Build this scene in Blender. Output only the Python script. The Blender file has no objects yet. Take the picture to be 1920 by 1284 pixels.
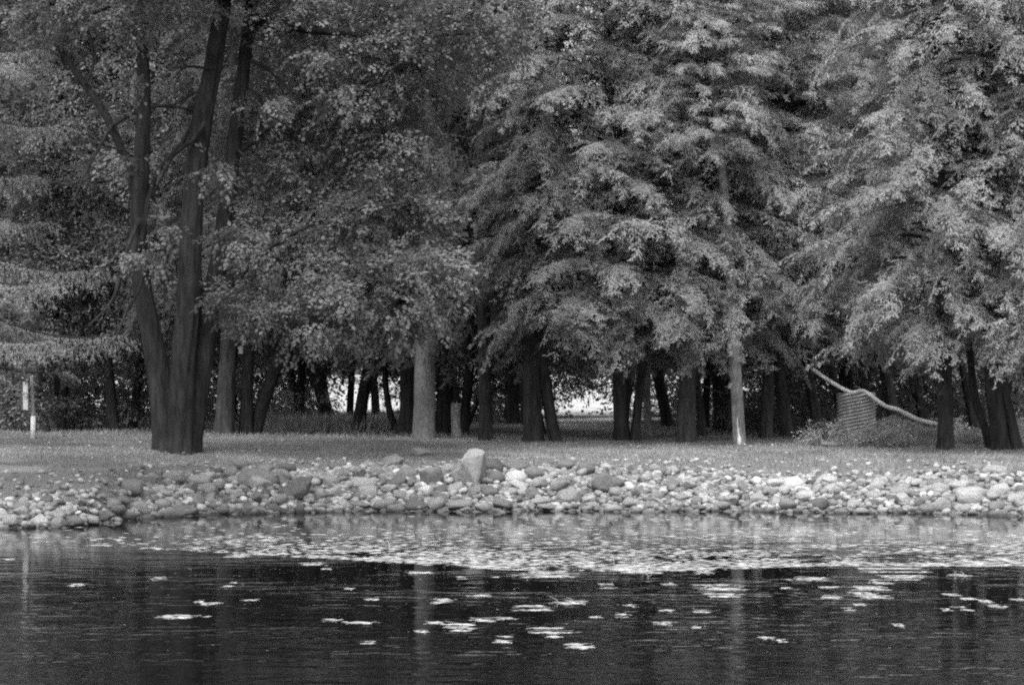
import bpy, bmesh, math, random
import numpy as np
from mathutils import Vector, noise as mnoise

R_ = math.radians
SC = bpy.context.scene
COL = SC.collection

# ------------------------------------------------------------------ camera
F, HOR, CAMZ = 4680.0, 700.0, 2.8          # focal length and horizon row, both in photo pixels; eye height over the lake
cam_d = bpy.data.cameras.new("camera")
cam_d.sensor_width = 36.0
cam_d.lens = F / 1920 * 36
cam_d.shift_y = (HOR - 642) / 1920
cam_d.clip_start = 0.5
cam_d.clip_end = 3000
cam = bpy.data.objects.new("camera", cam_d)
cam.location = (0, 0, CAMZ)
cam.rotation_euler = (R_(90), 0, 0)
COL.objects.link(cam)
SC.camera = cam

# ------------------------------------------------------------------ sky, sun, exposure
SUN_EL, SUN_ROT = 60.0, 194.0
world = bpy.data.worlds.new("World")
SC.world = world
world.use_nodes = True
wn = world.node_tree
wn.nodes.clear()
sky = wn.nodes.new("ShaderNodeTexSky")
sky.sky_type = 'NISHITA'
sky.sun_disc = False
sky.sun_elevation = R_(SUN_EL)
sky.sun_rotation = R_(SUN_ROT)
sky.dust_density = 3.0
bw = wn.nodes.new("ShaderNodeRGBToBW")     # black-and-white photograph: a grey sky
bg = wn.nodes.new("ShaderNodeBackground")
bg.inputs[1].default_value = 0.15
wo = wn.nodes.new("ShaderNodeOutputWorld")
wn.links.new(sky.outputs[0], bw.inputs[0])
wn.links.new(bw.outputs[0], bg.inputs[0])
wn.links.new(bg.outputs[0], wo.inputs[0])

sun_d = bpy.data.lights.new("sun", 'SUN')
sun_d.energy = 1.2
sun_d.angle = R_(22)
sun_d.color = (1, 1, 1)
sun = bpy.data.objects.new("sun", sun_d)
sdir = Vector((math.sin(R_(SUN_ROT)) * math.cos(R_(SUN_EL)), math.cos(R_(SUN_ROT)) * math.cos(R_(SUN_EL)), math.sin(R_(SUN_EL))))
sun.rotation_euler = sdir.to_track_quat('Z', 'Y').to_euler()
sun.location = (-20, -30, 60)
COL.objects.link(sun)

vs = SC.view_settings
vs.view_transform = 'Standard'
vs.look = 'None'
vs.gamma = 1.0
vs.use_curve_mapping = False
vs.exposure = 1.52
cy = SC.cycles
cy.use_denoising = False                   # the sampling noise plays the part of the film grain
cy.max_bounces = 8
cy.diffuse_bounces = 7
cy.glossy_bounces = 3
cy.transmission_bounces = 3
cy.caustics_reflective = False
cy.caustics_refractive = False
cy.filter_width = 2.1
cy.sample_clamp_indirect = 3.0

# ------------------------------------------------------------------ helpers
def wx(px, Y): return (px - 960) * Y / F
def wz(py, Y): return CAMZ - (py - HOR) * Y / F
def P(px, py, Y): return (wx(px, Y), Y, wz(py, Y))

def mesh(name, v, faces, mats, mat_idx=None, smooth=False):
    """v (N,3); faces: list of (M,k) index arrays."""
    me = bpy.data.meshes.new(name)
    v = np.asarray(v, dtype=np.float32)
    me.vertices.add(len(v))
    me.vertices.foreach_set("co", v.ravel())
    faces = [np.asarray(f, dtype=np.int32) for f in faces if len(f)]
    tot = np.concatenate([np.full(len(f), f.shape[1], dtype=np.int32) for f in faces])
    loops = np.concatenate([f.ravel() for f in faces])
    start = np.concatenate([[0], np.cumsum(tot)[:-1]]).astype(np.int32)
    me.loops.add(len(loops))
    me.loops.foreach_set("vertex_index", loops)
    me.polygons.add(len(tot))
    me.polygons.foreach_set("loop_start", start)
    me.polygons.foreach_set("loop_total", tot)
    if not isinstance(mats, (list, tuple)): mats = [mats]
    for m in mats: me.materials.append(m)
    if mat_idx is not None: me.polygons.foreach_set("material_index", np.asarray(mat_idx, dtype=np.int32))
    me.polygons.foreach_set("use_smooth", np.full(len(tot), bool(smooth)))
    me.update(calc_edges=True)
    return me

def link(name, data, parent=None, loc=None):
    o = bpy.data.objects.new(name, data)
    COL.objects.link(o)
    if parent is not None: o.parent = parent
    if loc is not None: o.location = loc
    return o

def tag(o, label=None, cat=None, group=None, kind=None):
    if label and len(label.split()) > 16: print('LONG', label)
    if label: o["label"] = label
    if cat: o["category"] = cat
    if group: o["group"] = group
    if kind: o["kind"] = kind
    return o

class Acc:
    """collects vertex/face arrays into one mesh"""
    def __init__(s): s.v = []; s.f = []; s.n = 0; s.m = []
    def add(s, v, f, m=0):
        v = np.asarray(v, dtype=np.float32); f = np.asarray(f, dtype=np.int32)
        s.v.append(v); s.f.append(f + s.n); s.n += len(v); s.m.append(np.full(len(f), m))
    def build(s, name, mats, smooth=False):
        return mesh(name, np.concatenate(s.v), s.f, mats, np.concatenate(s.m), smooth)

def unit(a): return a / (np.linalg.norm(a, axis=-1, keepdims=True) + 1e-9)

def inst(pv, pf, pos, rot, scl):
    """copies of prototype verts pv (V,3) / faces pf (M,k) at pos (K,3) with rot (K,3,3), scl (K,)"""
    K, V = len(pos), len(pv)
    v = np.einsum('kij,vj->kvi', rot, pv) * scl[:, None, None] + pos[:, None, :]
    f = (pf[None] + (np.arange(K) * V)[:, None, None]).reshape(-1, pf.shape[1])
    return v.reshape(-1, 3), f

def frames(xdir, up=(0, 0, 1), roll=None):
    x = unit(np.asarray(xdir, float))
    u = np.broadcast_to(np.asarray(up, float), x.shape)
    y = unit(np.cross(u, x)); z = np.cross(x, y)
    if roll is not None:
        c, s = np.cos(roll)[:, None], np.sin(roll)[:, None]
        y, z = y * c + z * s, -y * s + z * c
    return np.stack([x, y, z], axis=-1)

def smooth_path(pts, n):
    """Catmull-Rom through pts, n samples"""
    p = np.asarray(pts, float)
    p = np.concatenate([[2 * p[0] - p[1]], p, [2 * p[-1] - p[-2]]])
    m = len(p) - 3
    t = np.linspace(0, m - 1e-6, n)
    i = t.astype(int); u = (t - i)[:, None]
    a, b, c, d = p[i], p[i + 1], p[i + 2], p[i + 3]
    return 0.5 * (2 * b + (c - a) * u + (2 * a - 5 * b + 4 * c - d) * u ** 2 + (3 * b - a - 3 * c + d) * u ** 3)

def tube(pts, rad, seg=8, cap=True, furrow=0.0, flare=0.0, seed=0, lobes=5):
    pts = np.asarray(pts, float); rad = np.asarray(rad, float)
    n = len(pts)
    tan = unit(np.gradient(pts, axis=0))
    ref = np.array([1.0, 0, 0]) if abs(tan[:, 2]).mean() > 0.6 else np.array([0, 0, 1.0])
    y = unit(np.cross(ref, tan)); x = np.cross(y, tan) * -1
    th = np.linspace(0, 2 * np.pi, seg, endpoint=False)
    rr = np.repeat(rad[:, None], seg, 1)
    rs = np.random.RandomState(seed)
    if furrow:
        zl = np.concatenate([[0], np.cumsum(np.linalg.norm(np.diff(pts, axis=0), axis=1))])[:, None]
        for k in range(5):
            rr = rr * (1 + furrow * 0.5 * np.sin(th[None] * rs.randint(3, 13) + rs.uniform(0, 6) + np.sin(zl * rs.uniform(.8, 2.5) + rs.uniform(0, 6)) * 1.2))
    if flare:
        zl = pts[:, 2:3] - pts[0, 2]
        rr = rr * (1 + flare * np.exp(-np.maximum(zl, 0) / 0.22) * (0.75 + 0.5 * np.sin(th[None] * lobes + rs.uniform(0, 6))))
    v = pts[:, None] + rr[..., None] * (np.cos(th)[None, :, None] * x[:, None] + np.sin(th)[None, :, None] * y[:, None])
    i, j = np.meshgrid(np.arange(n - 1), np.arange(seg), indexing='ij')
    j2 = (j + 1) % seg
    f = np.stack([i * seg + j, i * seg + j2, (i + 1) * seg + j2, (i + 1) * seg + j], -1).reshape(-1, 4)
    v = v.reshape(-1, 3)
    if cap:                                            # a point closes each end
        v = np.concatenate([v, pts[:1], pts[-1:]])
        a, b = len(v) - 2, len(v) - 1
        k = np.arange(seg); k2 = (k + 1) % seg
        e = (n - 1) * seg
        f = np.concatenate([f, np.stack([k2, k, np.full(seg, a), np.full(seg, a)], -1)[:, [0, 1, 2, 2]],
                            np.stack([e + k, e + k2, np.full(seg, b), np.full(seg, b)], -1)])
        quads = f[:(n - 1) * seg]
        tris = f[(n - 1) * seg:][:, :3]
        return v, quads, tris
    return v, f, np.zeros((0, 3), int)

def add_tube(acc, *a, m=0, **k):
    v, q, t = tube(*a, **k)
    n0 = acc.n
    acc.v.append(v.astype(np.float32)); acc.n += len(v)
    acc.f.append(q + n0); acc.m.append(np.full(len(q), m))
    if len(t): acc.f.append(t + n0); acc.m.append(np.full(len(t), m))

# ------------------------------------------------------------------ materials (all grey: the photograph is black and white)
def mat_base(name):
    m = bpy.data.materials.new(name)
    m.use_nodes = True
    nt = m.node_tree
    b = nt.nodes["Principled BSDF"]
    b.inputs["Specular IOR Level"].default_value = 0.25
    b.inputs["Roughness"].default_value = 0.8
    return m, nt, b

def nd(nt, t, **k):
    n = nt.nodes.new(t)
    for a, v in k.items(): setattr(n, a, v)
    return n

def g3(v): return (v, v, v, 1)

def tone_noise(nt, lo, hi, scale, coord='Object', stretch=None, detail=5.0, rough=0.6, p0=.35, p1=.65):
    tc = nd(nt, "ShaderNodeTexCoord")
    nz = nd(nt, "ShaderNodeTexNoise")
    nz.inputs["Scale"].default_value = scale; nz.inputs["Detail"].default_value = detail; nz.inputs["Roughness"].default_value = rough
    src = tc.outputs[coord]
    if stretch:
        mp = nd(nt, "ShaderNodeMapping"); mp.inputs["Scale"].default_value = stretch
        nt.links.new(src, mp.inputs[0]); src = mp.outputs[0]
    nt.links.new(src, nz.inputs["Vector"])
    rp = nd(nt, "ShaderNodeValToRGB")
    rp.color_ramp.elements[0].position = p0; rp.color_ramp.elements[1].position = p1
    rp.color_ramp.elements[0].color = g3(lo); rp.color_ramp.elements[1].color = g3(hi)
    nt.links.new(nz.outputs["Fac"], rp.inputs[0])
    return rp.outputs[0], nz.outputs["Fac"]

def add_bump(nt, b, fac, dist, strength=1.0):
    bp = nd(nt, "ShaderNodeBump")
    bp.inputs["Distance"].default_value = dist; bp.inputs["Strength"].default_value = strength
    nt.links.new(fac, bp.inputs["Height"]); nt.links.new(bp.outputs[0], b.inputs["Normal"])

def mul(nt, a, b_):
    mx = nd(nt, "ShaderNodeMix", data_type='RGBA', blend_type='MULTIPLY')
    mx.inputs[0].default_value = 1.0
    nt.links.new(a, mx.inputs[6])
    if isinstance(b_, (int, float)): mx.inputs[7].default_value = g3(b_)
    else: nt.links.new(b_, mx.inputs[7])
    return mx.outputs[2]

def bark(name, lo, hi, scale=9.0, stretch=(1, 1, .18), bump=.08):
    m, nt, b = mat_base(name)
    c, f = tone_noise(nt, lo, hi, scale, stretch=stretch, detail=6)
    c2, _ = tone_noise(nt, .75, 1.2, 1.3)
    nt.links.new(mul(nt, c, c2), b.inputs["Base Color"])
    b.inputs["Roughness"].default_value = .9
    add_bump(nt, b, f, bump)
    return m

def foliage(name, lo, hi, scale=.9, trans=.25, spread=.35):
    """leaf tone: clump-scale noise times a per-leaf random, part of the light passes through"""
    m, nt, b = mat_base(name)
    c, _ = tone_noise(nt, lo, hi, scale, detail=2)
    ge = nd(nt, "ShaderNodeNewGeometry")
    mr = nd(nt, "ShaderNodeMapRange")
    mr.inputs[3].default_value = 1 - spread; mr.inputs[4].default_value = 1 + spread
    nt.links.new(ge.outputs["Random Per Island"], mr.inputs[0])
    cc = mul(nt, c, mr.outputs[0])
    nt.links.new(cc, b.inputs["Base Color"])
    b.inputs["Roughness"].default_value = .65
    tr = nd(nt, "ShaderNodeBsdfTranslucent")
    nt.links.new(cc, tr.inputs[0])
    ms = nd(nt, "ShaderNodeMixShader"); ms.inputs[0].default_value = trans
    out = nt.nodes["Material Output"]
    nt.links.new(b.outputs[0], ms.inputs[1]); nt.links.new(tr.outputs[0], ms.inputs[2])
    nt.links.new(ms.outputs[0], out.inputs[0])
    return m

M = {}
M['bark_dark'] = bark('dark furrowed bark', .014, .042)
M['bark_mid'] = bark('grey brown bark', .03, .08)
M['bark_light'] = bark('light scaly bark', .09, .17, 16, (1, 1, .5), .015)
M['bark_pale'] = bark('pale smooth bark', .10, .24, 12, (1, 1, .35), .012)
M['wood_pale'] = bark('bare pale wood', .34, .55, 10, (.25, 1, 1), .006)
M['scar'] = bark('bare inner wood', .5, .7, 10, (1, 1, .2), .004)
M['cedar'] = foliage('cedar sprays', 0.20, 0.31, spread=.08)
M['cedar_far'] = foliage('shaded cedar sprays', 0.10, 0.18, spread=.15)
M['shade_toned_conifer'] = foliage('conifer sprays darkened for shade', .055, .10, spread=.12)  # tone lowered: the deep shade between the crowns is put into the colour
M['cedar_soft'] = foliage('soft pale green sprays', 0.28, 0.40, spread=.08)
M['spruce'] = foliage('spruce needles', 0.22, 0.33, spread=.14)
M['maple'] = foliage('maple leaves', 0.13, 0.24, .5, .4, .12)
M['leafy'] = foliage('small bright leaves', 0.10, 0.19, .8, .35, .2)
M['weed'] = foliage('rank weeds', 0.3, 0.5, 2.5, .3)
M['grassblade'] = foliage('short lawn blades', .24, .38, .6, .45, .3)
M['pondweed'] = foliage('bleached floating weed', .26, .5, 3, .15, .45)

M['litter'] = foliage('dry leaf litter', .2, .4, 3, .2, .5)
def stone(name, t):
    m, nt, b = mat_base(name)
    c, f = tone_noise(nt, t * .72, t * 1.25, 5, detail=7, rough=.65)
    c2, f2 = tone_noise(nt, .7, 1.12, 40, detail=3, p0=.3, p1=.6)
    oi = nd(nt, "ShaderNodeObjectInfo")
    mr = nd(nt, "ShaderNodeMapRange"); mr.inputs[3].default_value = .82; mr.inputs[4].default_value = 1.18
    nt.links.new(oi.outputs["Random"], mr.inputs[0])
    c = mul(nt, mul(nt, c, c2), mr.outputs[0])
    ge = nd(nt, "ShaderNodeNewGeometry")
    mr2 = nd(nt, "ShaderNodeMapRange")                       # per-stone tone where many stones share a mesh
    mr2.inputs[3].default_value = .85; mr2.inputs[4].default_value = 1.15
    nt.links.new(ge.outputs["Random Per Island"], mr2.inputs[0])
    c = mul(nt, c, mr2.outputs[0])
    sx = nd(nt, "ShaderNodeSeparateXYZ")
    nt.links.new(ge.outputs["Position"], sx.inputs[0])
    wet = nd(nt, "ShaderNodeMapRange")                       # wet band with weed at the waterline
    wet.inputs[1].default_value = .03; wet.inputs[2].default_value = .12
    wet.inputs[3].default_value = .38; wet.inputs[4].default_value = 1.0
    nt.links.new(sx.outputs[2], wet.inputs[0])
    c = mul(nt, c, wet.outputs[0])
    nt.links.new(c, b.inputs["Base Color"])
    b.inputs["Roughness"].default_value = .75
    add_bump(nt, b, f, .035)
    return m
TONES = {'dark grey': .10, 'mid grey': .155, 'light grey': .215, 'pale': .28, 'whitish': .36}
STONE = {k: stone(k + ' stone', v) for k, v in TONES.items()}

def plain(name, lo, hi, scale=6, rough=.7, stretch=None, bump=0):
    m, nt, b = mat_base(name)
    c, f = tone_noise(nt, lo, hi, scale, stretch=stretch)
    nt.links.new(c, b.inputs["Base Color"])
    b.inputs["Roughness"].default_value = rough
    if bump: add_bump(nt, b, f, bump)
    return m
M['galv'] = plain('weathered galvanised steel', .2, .34, 3, .6, (1, 1, .5))
M['galv'].node_tree.nodes["Principled BSDF"].inputs["Metallic"].default_value = .0
M['white_paint'] = plain('white paint', .72, .82, 8, .5)
M['sign_face'] = plain('weathered white sign face', .6, .75, 5, .5)
M['post'] = plain('weathered grey post', .24, .34, 6, .8, (1, 1, .1))
M['dark'] = plain('dark opening', .01, .02)
M['wall'] = plain('white clapboard', .4, .5, 2)
M['roofm'] = plain('grey shingles', .15, .25, 3)

# ------------------------------------------------------------------ ground
SHORE = [(-900, 1040), (-200, 1003), (0, 990), (150, 986), (250, 972), (450, 962), (700, 958), (1400, 958), (1700, 962), (1920, 966), (2600, 975)]
_sx = []; _sy = []
for px, py in SHORE:
    Y = F * CAMZ / (py - HOR); _sx.append(wx(px, Y)); _sy.append(Y)
def shore(x):
    x = np.asarray(x, float)
    return np.interp(x, _sx, _sy) + .18 * np.sin(x * 1.7) + .1 * np.sin(x * 4.1 + 1)
MOUND = (wx(1690, 60.5), 60.8)
def ground(x, y):
    x = np.asarray(x, float); y = np.asarray(y, float)
    d = y - shore(x)
    h = np.interp(d, [-60, -8, -1, 0, 1, 2.5, 4, 6, 10, 20, 60, 3000], [-2.2, -1.8, -.35, 0, .32, .66, .87, .97, 1.07, 1.13, 1.14, 1.15])
    h = h + .015 * np.sin(x * 1.1 + y * .7) * (d > 3) + .012 * np.sin(x * 2.3 - y * 1.9) * (d > 3)
    h = h + .5 * np.exp(-((x - MOUND[0]) / 1.25) ** 2 - ((y - MOUND[1]) / .9) ** 2)
    return h
def gz(x, y): return float(ground(x, y))
def hit(px, py, y0=20.0, y1=400.0):
    """where the sight line through a photo pixel meets the ground"""
    Y = np.arange(y0, y1, .02)
    g = ground((px - 960) * Y / F, Y)
    k = int(np.argmax(g >= CAMZ - (py - HOR) * Y / F))
    Y = Y[k]
    return float((px - 960) * Y / F), float(Y), float(g[k])

gx = np.concatenate([np.array([-900, -500, -300, -180, -120, -80, -55, -40, -30, -24]), np.arange(-20, 20.01, .2), np.array([24, 30, 40, 55, 80, 120, 180, 300, 500, 900])])
gy = np.concatenate([np.array([-300, -150, -80, -40, -10, 10, 25, 35, 40, 42]), np.arange(43, 72, .2), np.arange(72, 110, 1.5), np.array([115, 125, 140, 160, 190, 230, 280, 350, 450, 600, 900, 1500, 2500])])
XX, YY = np.meshgrid(gx, gy)
ZZ = ground(XX, YY)
nx, ny = len(gx), len(gy)
gv = np.stack([XX, YY, ZZ], -1).reshape(-1, 3)
i, j = np.meshgrid(np.arange(ny - 1), np.arange(nx - 1), indexing='ij')
gf = np.stack([i * nx + j, i * nx + j + 1, (i + 1) * nx + j + 1, (i + 1) * nx + j], -1).reshape(-1, 4)

m, nt, b = mat_base('lawn, shingle, litter and hay field')
at = nd(nt, "ShaderNodeAttribute"); at.attribute_name = "zone"     # 0 shingle, 1 lawn, 2 wood floor, 3 hay field
lawn, _ = tone_noise(nt, .12, .3, .7, detail=8, rough=.7)
lawn2, lf = tone_noise(nt, .75, 1.25, 30, detail=4)
lawn = mul(nt, lawn, lawn2)
grav, gfac = tone_noise(nt, .07, .22, 22, detail=4)
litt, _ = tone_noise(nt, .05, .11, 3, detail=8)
hay, _ = tone_noise(nt, .32, .46, .6, stretch=(1, .35, 1), detail=8)
cur = grav
for k, c in ((0, lawn), (1, litt), (2, hay)):
    mr = nd(nt, "ShaderNodeMapRange"); mr.inputs[1].default_value = k + .25; mr.inputs[2].default_value = k + .75
    nt.links.new(at.outputs["Fac"], mr.inputs[0])
    mx = nd(nt, "ShaderNodeMix", data_type='RGBA')
    nt.links.new(mr.outputs[0], mx.inputs[0]); nt.links.new(cur, mx.inputs[6]); nt.links.new(c, mx.inputs[7])
    cur = mx.outputs[2]
nt.links.new(cur, b.inputs["Base Color"])
b.inputs["Roughness"].default_value = .95
add_bump(nt, b, lf, .04)
M['ground'] = m
gm = mesh('ground', gv, [gf], m, smooth=True)
dd = (YY - shore(XX)).ravel(); Yr = YY.ravel(); Xr = XX.ravel()
zone = np.clip((dd - 3.4) / 1.6, 0, 1)
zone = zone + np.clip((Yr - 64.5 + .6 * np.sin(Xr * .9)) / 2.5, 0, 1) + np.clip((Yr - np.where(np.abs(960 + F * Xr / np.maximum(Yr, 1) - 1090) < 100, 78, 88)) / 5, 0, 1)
att = gm.attributes.new("zone", 'FLOAT', 'POINT')
att.data.foreach_set("value", zone.astype(np.float32))
tag(link('ground', gm), kind='structure')

# ------------------------------------------------------------------ water
m, nt, b = mat_base('dark lake water')
b.inputs["Base Color"].default_value = g3(.004)
b.inputs["Roughness"].default_value = .02
b.inputs["IOR"].default_value = 1.333
b.inputs["Specular IOR Level"].default_value = .5
tc = nd(nt, "ShaderNodeTexCoord")
def wav(scale, st, det):
    mp = nd(nt, "ShaderNodeMapping"); mp.inputs["Scale"].default_value = st
    nz = nd(nt, "ShaderNodeTexNoise"); nz.inputs["Scale"].default_value = scale; nz.inputs["Detail"].default_value = det
    nt.links.new(tc.outputs["Object"], mp.inputs[0]); nt.links.new(mp.outputs[0], nz.inputs["Vector"])
    return nz.outputs["Fac"]
w1 = wav(3.2, (.45, 1.0, 1), 3); w2 = wav(.5, (.5, 1, 1), 2)
sp = nd(nt, "ShaderNodeSeparateXYZ"); nt.links.new(tc.outputs["Object"], sp.inputs[0])
fall = nd(nt, "ShaderNodeMapRange")                        # the lake lies calmer under the bank
fall.inputs[1].default_value = 46; fall.inputs[2].default_value = 26; fall.inputs[3].default_value = .25; fall.inputs[4].default_value = 1
nt.links.new(sp.outputs[1], fall.inputs[0])
pat = nd(nt, "ShaderNodeMapRange"); pat.inputs[1].default_value = .35; pat.inputs[2].default_value = .65; pat.inputs[3].default_value = .35
nt.links.new(w2, pat.inputs[0])
mm = nd(nt, "ShaderNodeMath", operation='MULTIPLY'); nt.links.new(fall.outputs[0], mm.inputs[0]); nt.links.new(pat.outputs[0], mm.inputs[1])
mh = nd(nt, "ShaderNodeMath", operation='MULTIPLY'); nt.links.new(mm.outputs[0], mh.inputs[0]); nt.links.new(w1, mh.inputs[1])
add_bump(nt, b, mh.outputs[0], .02)
M['water'] = m
wxs = np.array([-900, -300, -100, -40, 0, 40, 100, 300, 900.]); wys = np.array([-300, -100, -20, 10, 30, 50, 53.])
X2, Y2 = np.meshgrid(wxs, wys)
i, j = np.meshgrid(np.arange(len(wys) - 1), np.arange(len(wxs) - 1), indexing='ij')
n2 = len(wxs)
tag(link('water', mesh('water', np.stack([X2, Y2, X2 * 0], -1).reshape(-1, 3), [np.stack([i * n2 + j, i * n2 + j + 1, (i + 1) * n2 + j + 1, (i + 1) * n2 + j], -1).reshape(-1, 4)], m)), kind='structure')

# ------------------------------------------------------------------ foliage prototypes
def kite(base, d, nrm, ln, wd):
    """pointed leaf quads: base (N,3), direction d, plane normal nrm"""
    s = unit(np.cross(nrm, d))
    mid = base + d * ln[:, None] * .45
    return np.stack([base, mid + s * wd[:, None] * .5, base + d * ln[:, None], mid - s * wd[:, None] * .5], 1)

def plume_proto(seed, L=.9, droop=.42, n=10, side=.4, strips=11, sl=.085, sw=.019, hang=.3, rise=.22, jit=.2, rnd=.17):
    """a ragged drooping fan of evergreen sprays, axis +X, lit face +Z"""
    rs = np.random.RandomState(seed)
    B, D, N, Ln, W = [], [], [], [], []
    bend = rs.uniform(-.35, .35)
    def ax(t): return np.array([L * t, L * bend * t * t, L * (rise * t - droop * t * t)])
    for k in range(n):
        t = (k + rs.uniform(.2, 1.0)) / n
        p = ax(t); tg = unit(ax(t + .02) - ax(t - .02))
        for s in (-1, 1):
            if rs.uniform() < .14: continue
            d = unit(tg * rs.uniform(.4, 1.1) + np.array([0, s * rs.uniform(.35, 1.0), -hang * rs.uniform(-.4, 1.6)]))
            ln = side * (1 - .6 * t) * rs.uniform(.4, 1.3)
            lat = unit(np.cross([0, 0, 1.], d))
            tip = rs.uniform(-.1, .22)
            for q in range(strips):
                u = (q + rs.uniform(.1, .9)) / strips
                pos = p + d * ln * u + np.array([0, 0, -tip * ln * u * u]) + rs.normal(0, .012, 3)
                sd = 1 if q % 2 else -1
                dv = unit(d * .8 + lat * sd * rs.uniform(.2, .9) + rs.normal(0, rnd, 3) + np.array([0, 0, -.15]))
                B.append(pos); D.append(dv); N.append(unit(np.array([0, 0, 1.]) + rs.normal(0, jit, 3)))
                Ln.append(sl * rs.uniform(.6, 1.4) * (1 - .3 * u)); W.append(sw * rs.uniform(.7, 1.4))
    q = kite(np.array(B), np.array(D), np.array(N), np.array(Ln), np.array(W))
    v = q.reshape(-1, 3)
    return v, np.arange(len(v)).reshape(-1, 4)

CED = [plume_proto(10 + k, droop=.2 + .09 * k, hang=.1 + .09 * k) for k in range(6)]
SOFT = [plume_proto(30 + k, L=.8, droop=.25, n=9, side=.42, strips=10, sl=.08, sw=.018, jit=.32, hang=.35, rnd=.28) for k in range(5)]
SPR = [plume_proto(50 + k, L=1.1, droop=.45, n=8, side=.46, strips=18, sl=.06, sw=.03, hang=1.2, rise=.1, jit=.7, rnd=.5) for k in range(3)]

LEAF = np.array([(0, 0), (.18, -.3), (.42, -.22), (.5, -.5), (.68, -.2), (1, 0), (.68, .2), (.5, .5), (.42, .22), (.18, .3)]) * [1, .9]
def twig_proto(seed, n=13, L=.6, size=.12, droop=.35, leaf=LEAF, tilt=.45):
    rs = np.random.RandomState(seed)
    V = []
    for k in range(n):
        t = (k + .5) / n
        p = np.array([L * t, rs.uniform(-.06, .06), -droop * L * t * t])
        a = rs.choice([-1, 1]) * rs.uniform(.2, 1.3)
        d = unit(np.array([math.cos(a), math.sin(a), rs.uniform(-.7, .05)]))
        nrm = unit(np.array([0, 0, 1.]) + rs.normal(0, tilt, 3))
        s = unit(np.cross(nrm, d)); nn = np.cross(d, s)
        sz = size * rs.uniform(.6, 1.2)
        p = p + d * .05
        fold = -.18 * np.abs(leaf[:, 1:2]) * sz
        V.append(p + d * leaf[:, :1] * sz + s * leaf[:, 1:2] * sz + nn * (fold - .15 * sz * leaf[:, :1] ** 2))
    v = np.concatenate(V)
    return v, np.arange(len(v)).reshape(n, len(leaf))
SLEAF = np.array([(0, 0), (.45, -.3), (1, 0), (.45, .3)])
MAP = [twig_proto(70 + k, n=15, L=.55, size=.10, droop=.15 + .13 * k, tilt=.25) for k in range(5)]
LFY = [twig_proto(80 + k, n=16, L=.7, size=.09, leaf=SLEAF, tilt=.7) for k in range(3)]

def place(acc, protos, pos, dirs, scl, rs, roll=.35, mi=0):
    pos = np.asarray(pos); dirs = np.asarray(dirs); scl = np.asarray(scl)
    rot = frames(dirs, roll=rs.normal(0, roll, len(pos)))
    which = rs.randint(0, len(protos), len(pos))
    for k, (pv, pf) in enumerate(protos):
        s = which == k
        if s.any():
            v, f = inst(pv, pf, pos[s], rot[s], scl[s])
            acc.add(v, f, mi)

def cedar_crown(seed, H, R, protos, nb, plumes=6, up=.3, drop=.45, s0=1.0, prof=1.3, inner=.28, az=None):
    """crown of branches from z=0 to H round the axis; returns (leaf mesh data, branch tube paths)"""
    rs = np.random.RandomState(seed)
    pos, dr, sc, br = [], [], [], []
    for k in range(nb):
        t = (k + rs.uniform(0, 1)) / nb
        z = H * t ** 1.1
        a = k * 2.39996 + rs.uniform(-.5, .5)
        r = R * max(.12, (1 - t ** prof)) * rs.uniform(.55, 1.15) * (.8 + .2 * min(1, t * 8))
        h = np.array([math.cos(a), math.sin(a), 0]); lat = np.array([-h[1], h[0], 0])
        upk = up * (1 + 1.2 * t) * rs.uniform(.6, 1.3)
        def at_(u): return np.array([0, 0, z]) + h * r * u + np.array([0, 0, r * (upk * u - drop * u * u)])
        br.append((np.array([at_(u) for u in np.linspace(0, .92, 5)]), .012 + .012 * r))
        np_ = max(2, int(plumes * (r / R) + 1))
        for q in range(np_):
            u = inner + (1 - inner) * (q + rs.uniform(.2, .8)) / np_
            sd = 1 if q % 2 else -1
            tg = unit(at_(u + .02) - at_(u - .02))
            d = unit(tg + lat * sd * rs.uniform(.2, 1.5) * (1.3 - u) + np.array([0, 0, rs.uniform(-.45, .15)]))
            pos.append(at_(u)); dr.append(d); sc.append(s0 * rs.uniform(.5, 1.3))
        pos.append(at_(.93)); dr.append(unit(at_(.95) - at_(.9))); sc.append(s0 * rs.uniform(.8, 1.2))
    acc = Acc()
    place(acc, protos, pos, dr, sc, rs)
    return acc, br

CROWN = {}
def crown_mesh(key, mat, *a, **k):
    k.setdefault('prof', 2.4)
    acc, br = cedar_crown(*a, **k)
    CROWN[key] = (acc.build(key + '_foliage', mat), br)
crown_mesh('cedar0', M['cedar'], 1, 13, 2.7, CED, 175, plumes=11, up=.25, drop=.35)
crown_mesh('cedar1', M['cedar'], 2, 13, 2.7, CED, 170, plumes=11, up=.15, drop=.3)
crown_mesh('cedar2', M['cedar'], 3, 13, 2.7, CED, 175, plumes=11, up=.2, drop=.45)
crown_mesh('soft0', M['cedar_soft'], 4, 14, 2.6, SOFT, 190, plumes=11, up=.35, drop=.35)
crown_mesh('soft1', M['cedar_soft'], 5, 14, 2.6, SOFT, 190, plumes=11, up=.25, drop=.4)
crown_mesh('dark0', M['shade_toned_conifer'], 6, 14, 2.8, CED, 110, s0=1.15, up=.1)
crown_mesh('dark1', M['shade_toned_conifer'], 7, 14, 2.8, CED[:3], 110, s0=1.15, up=.05)

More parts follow.
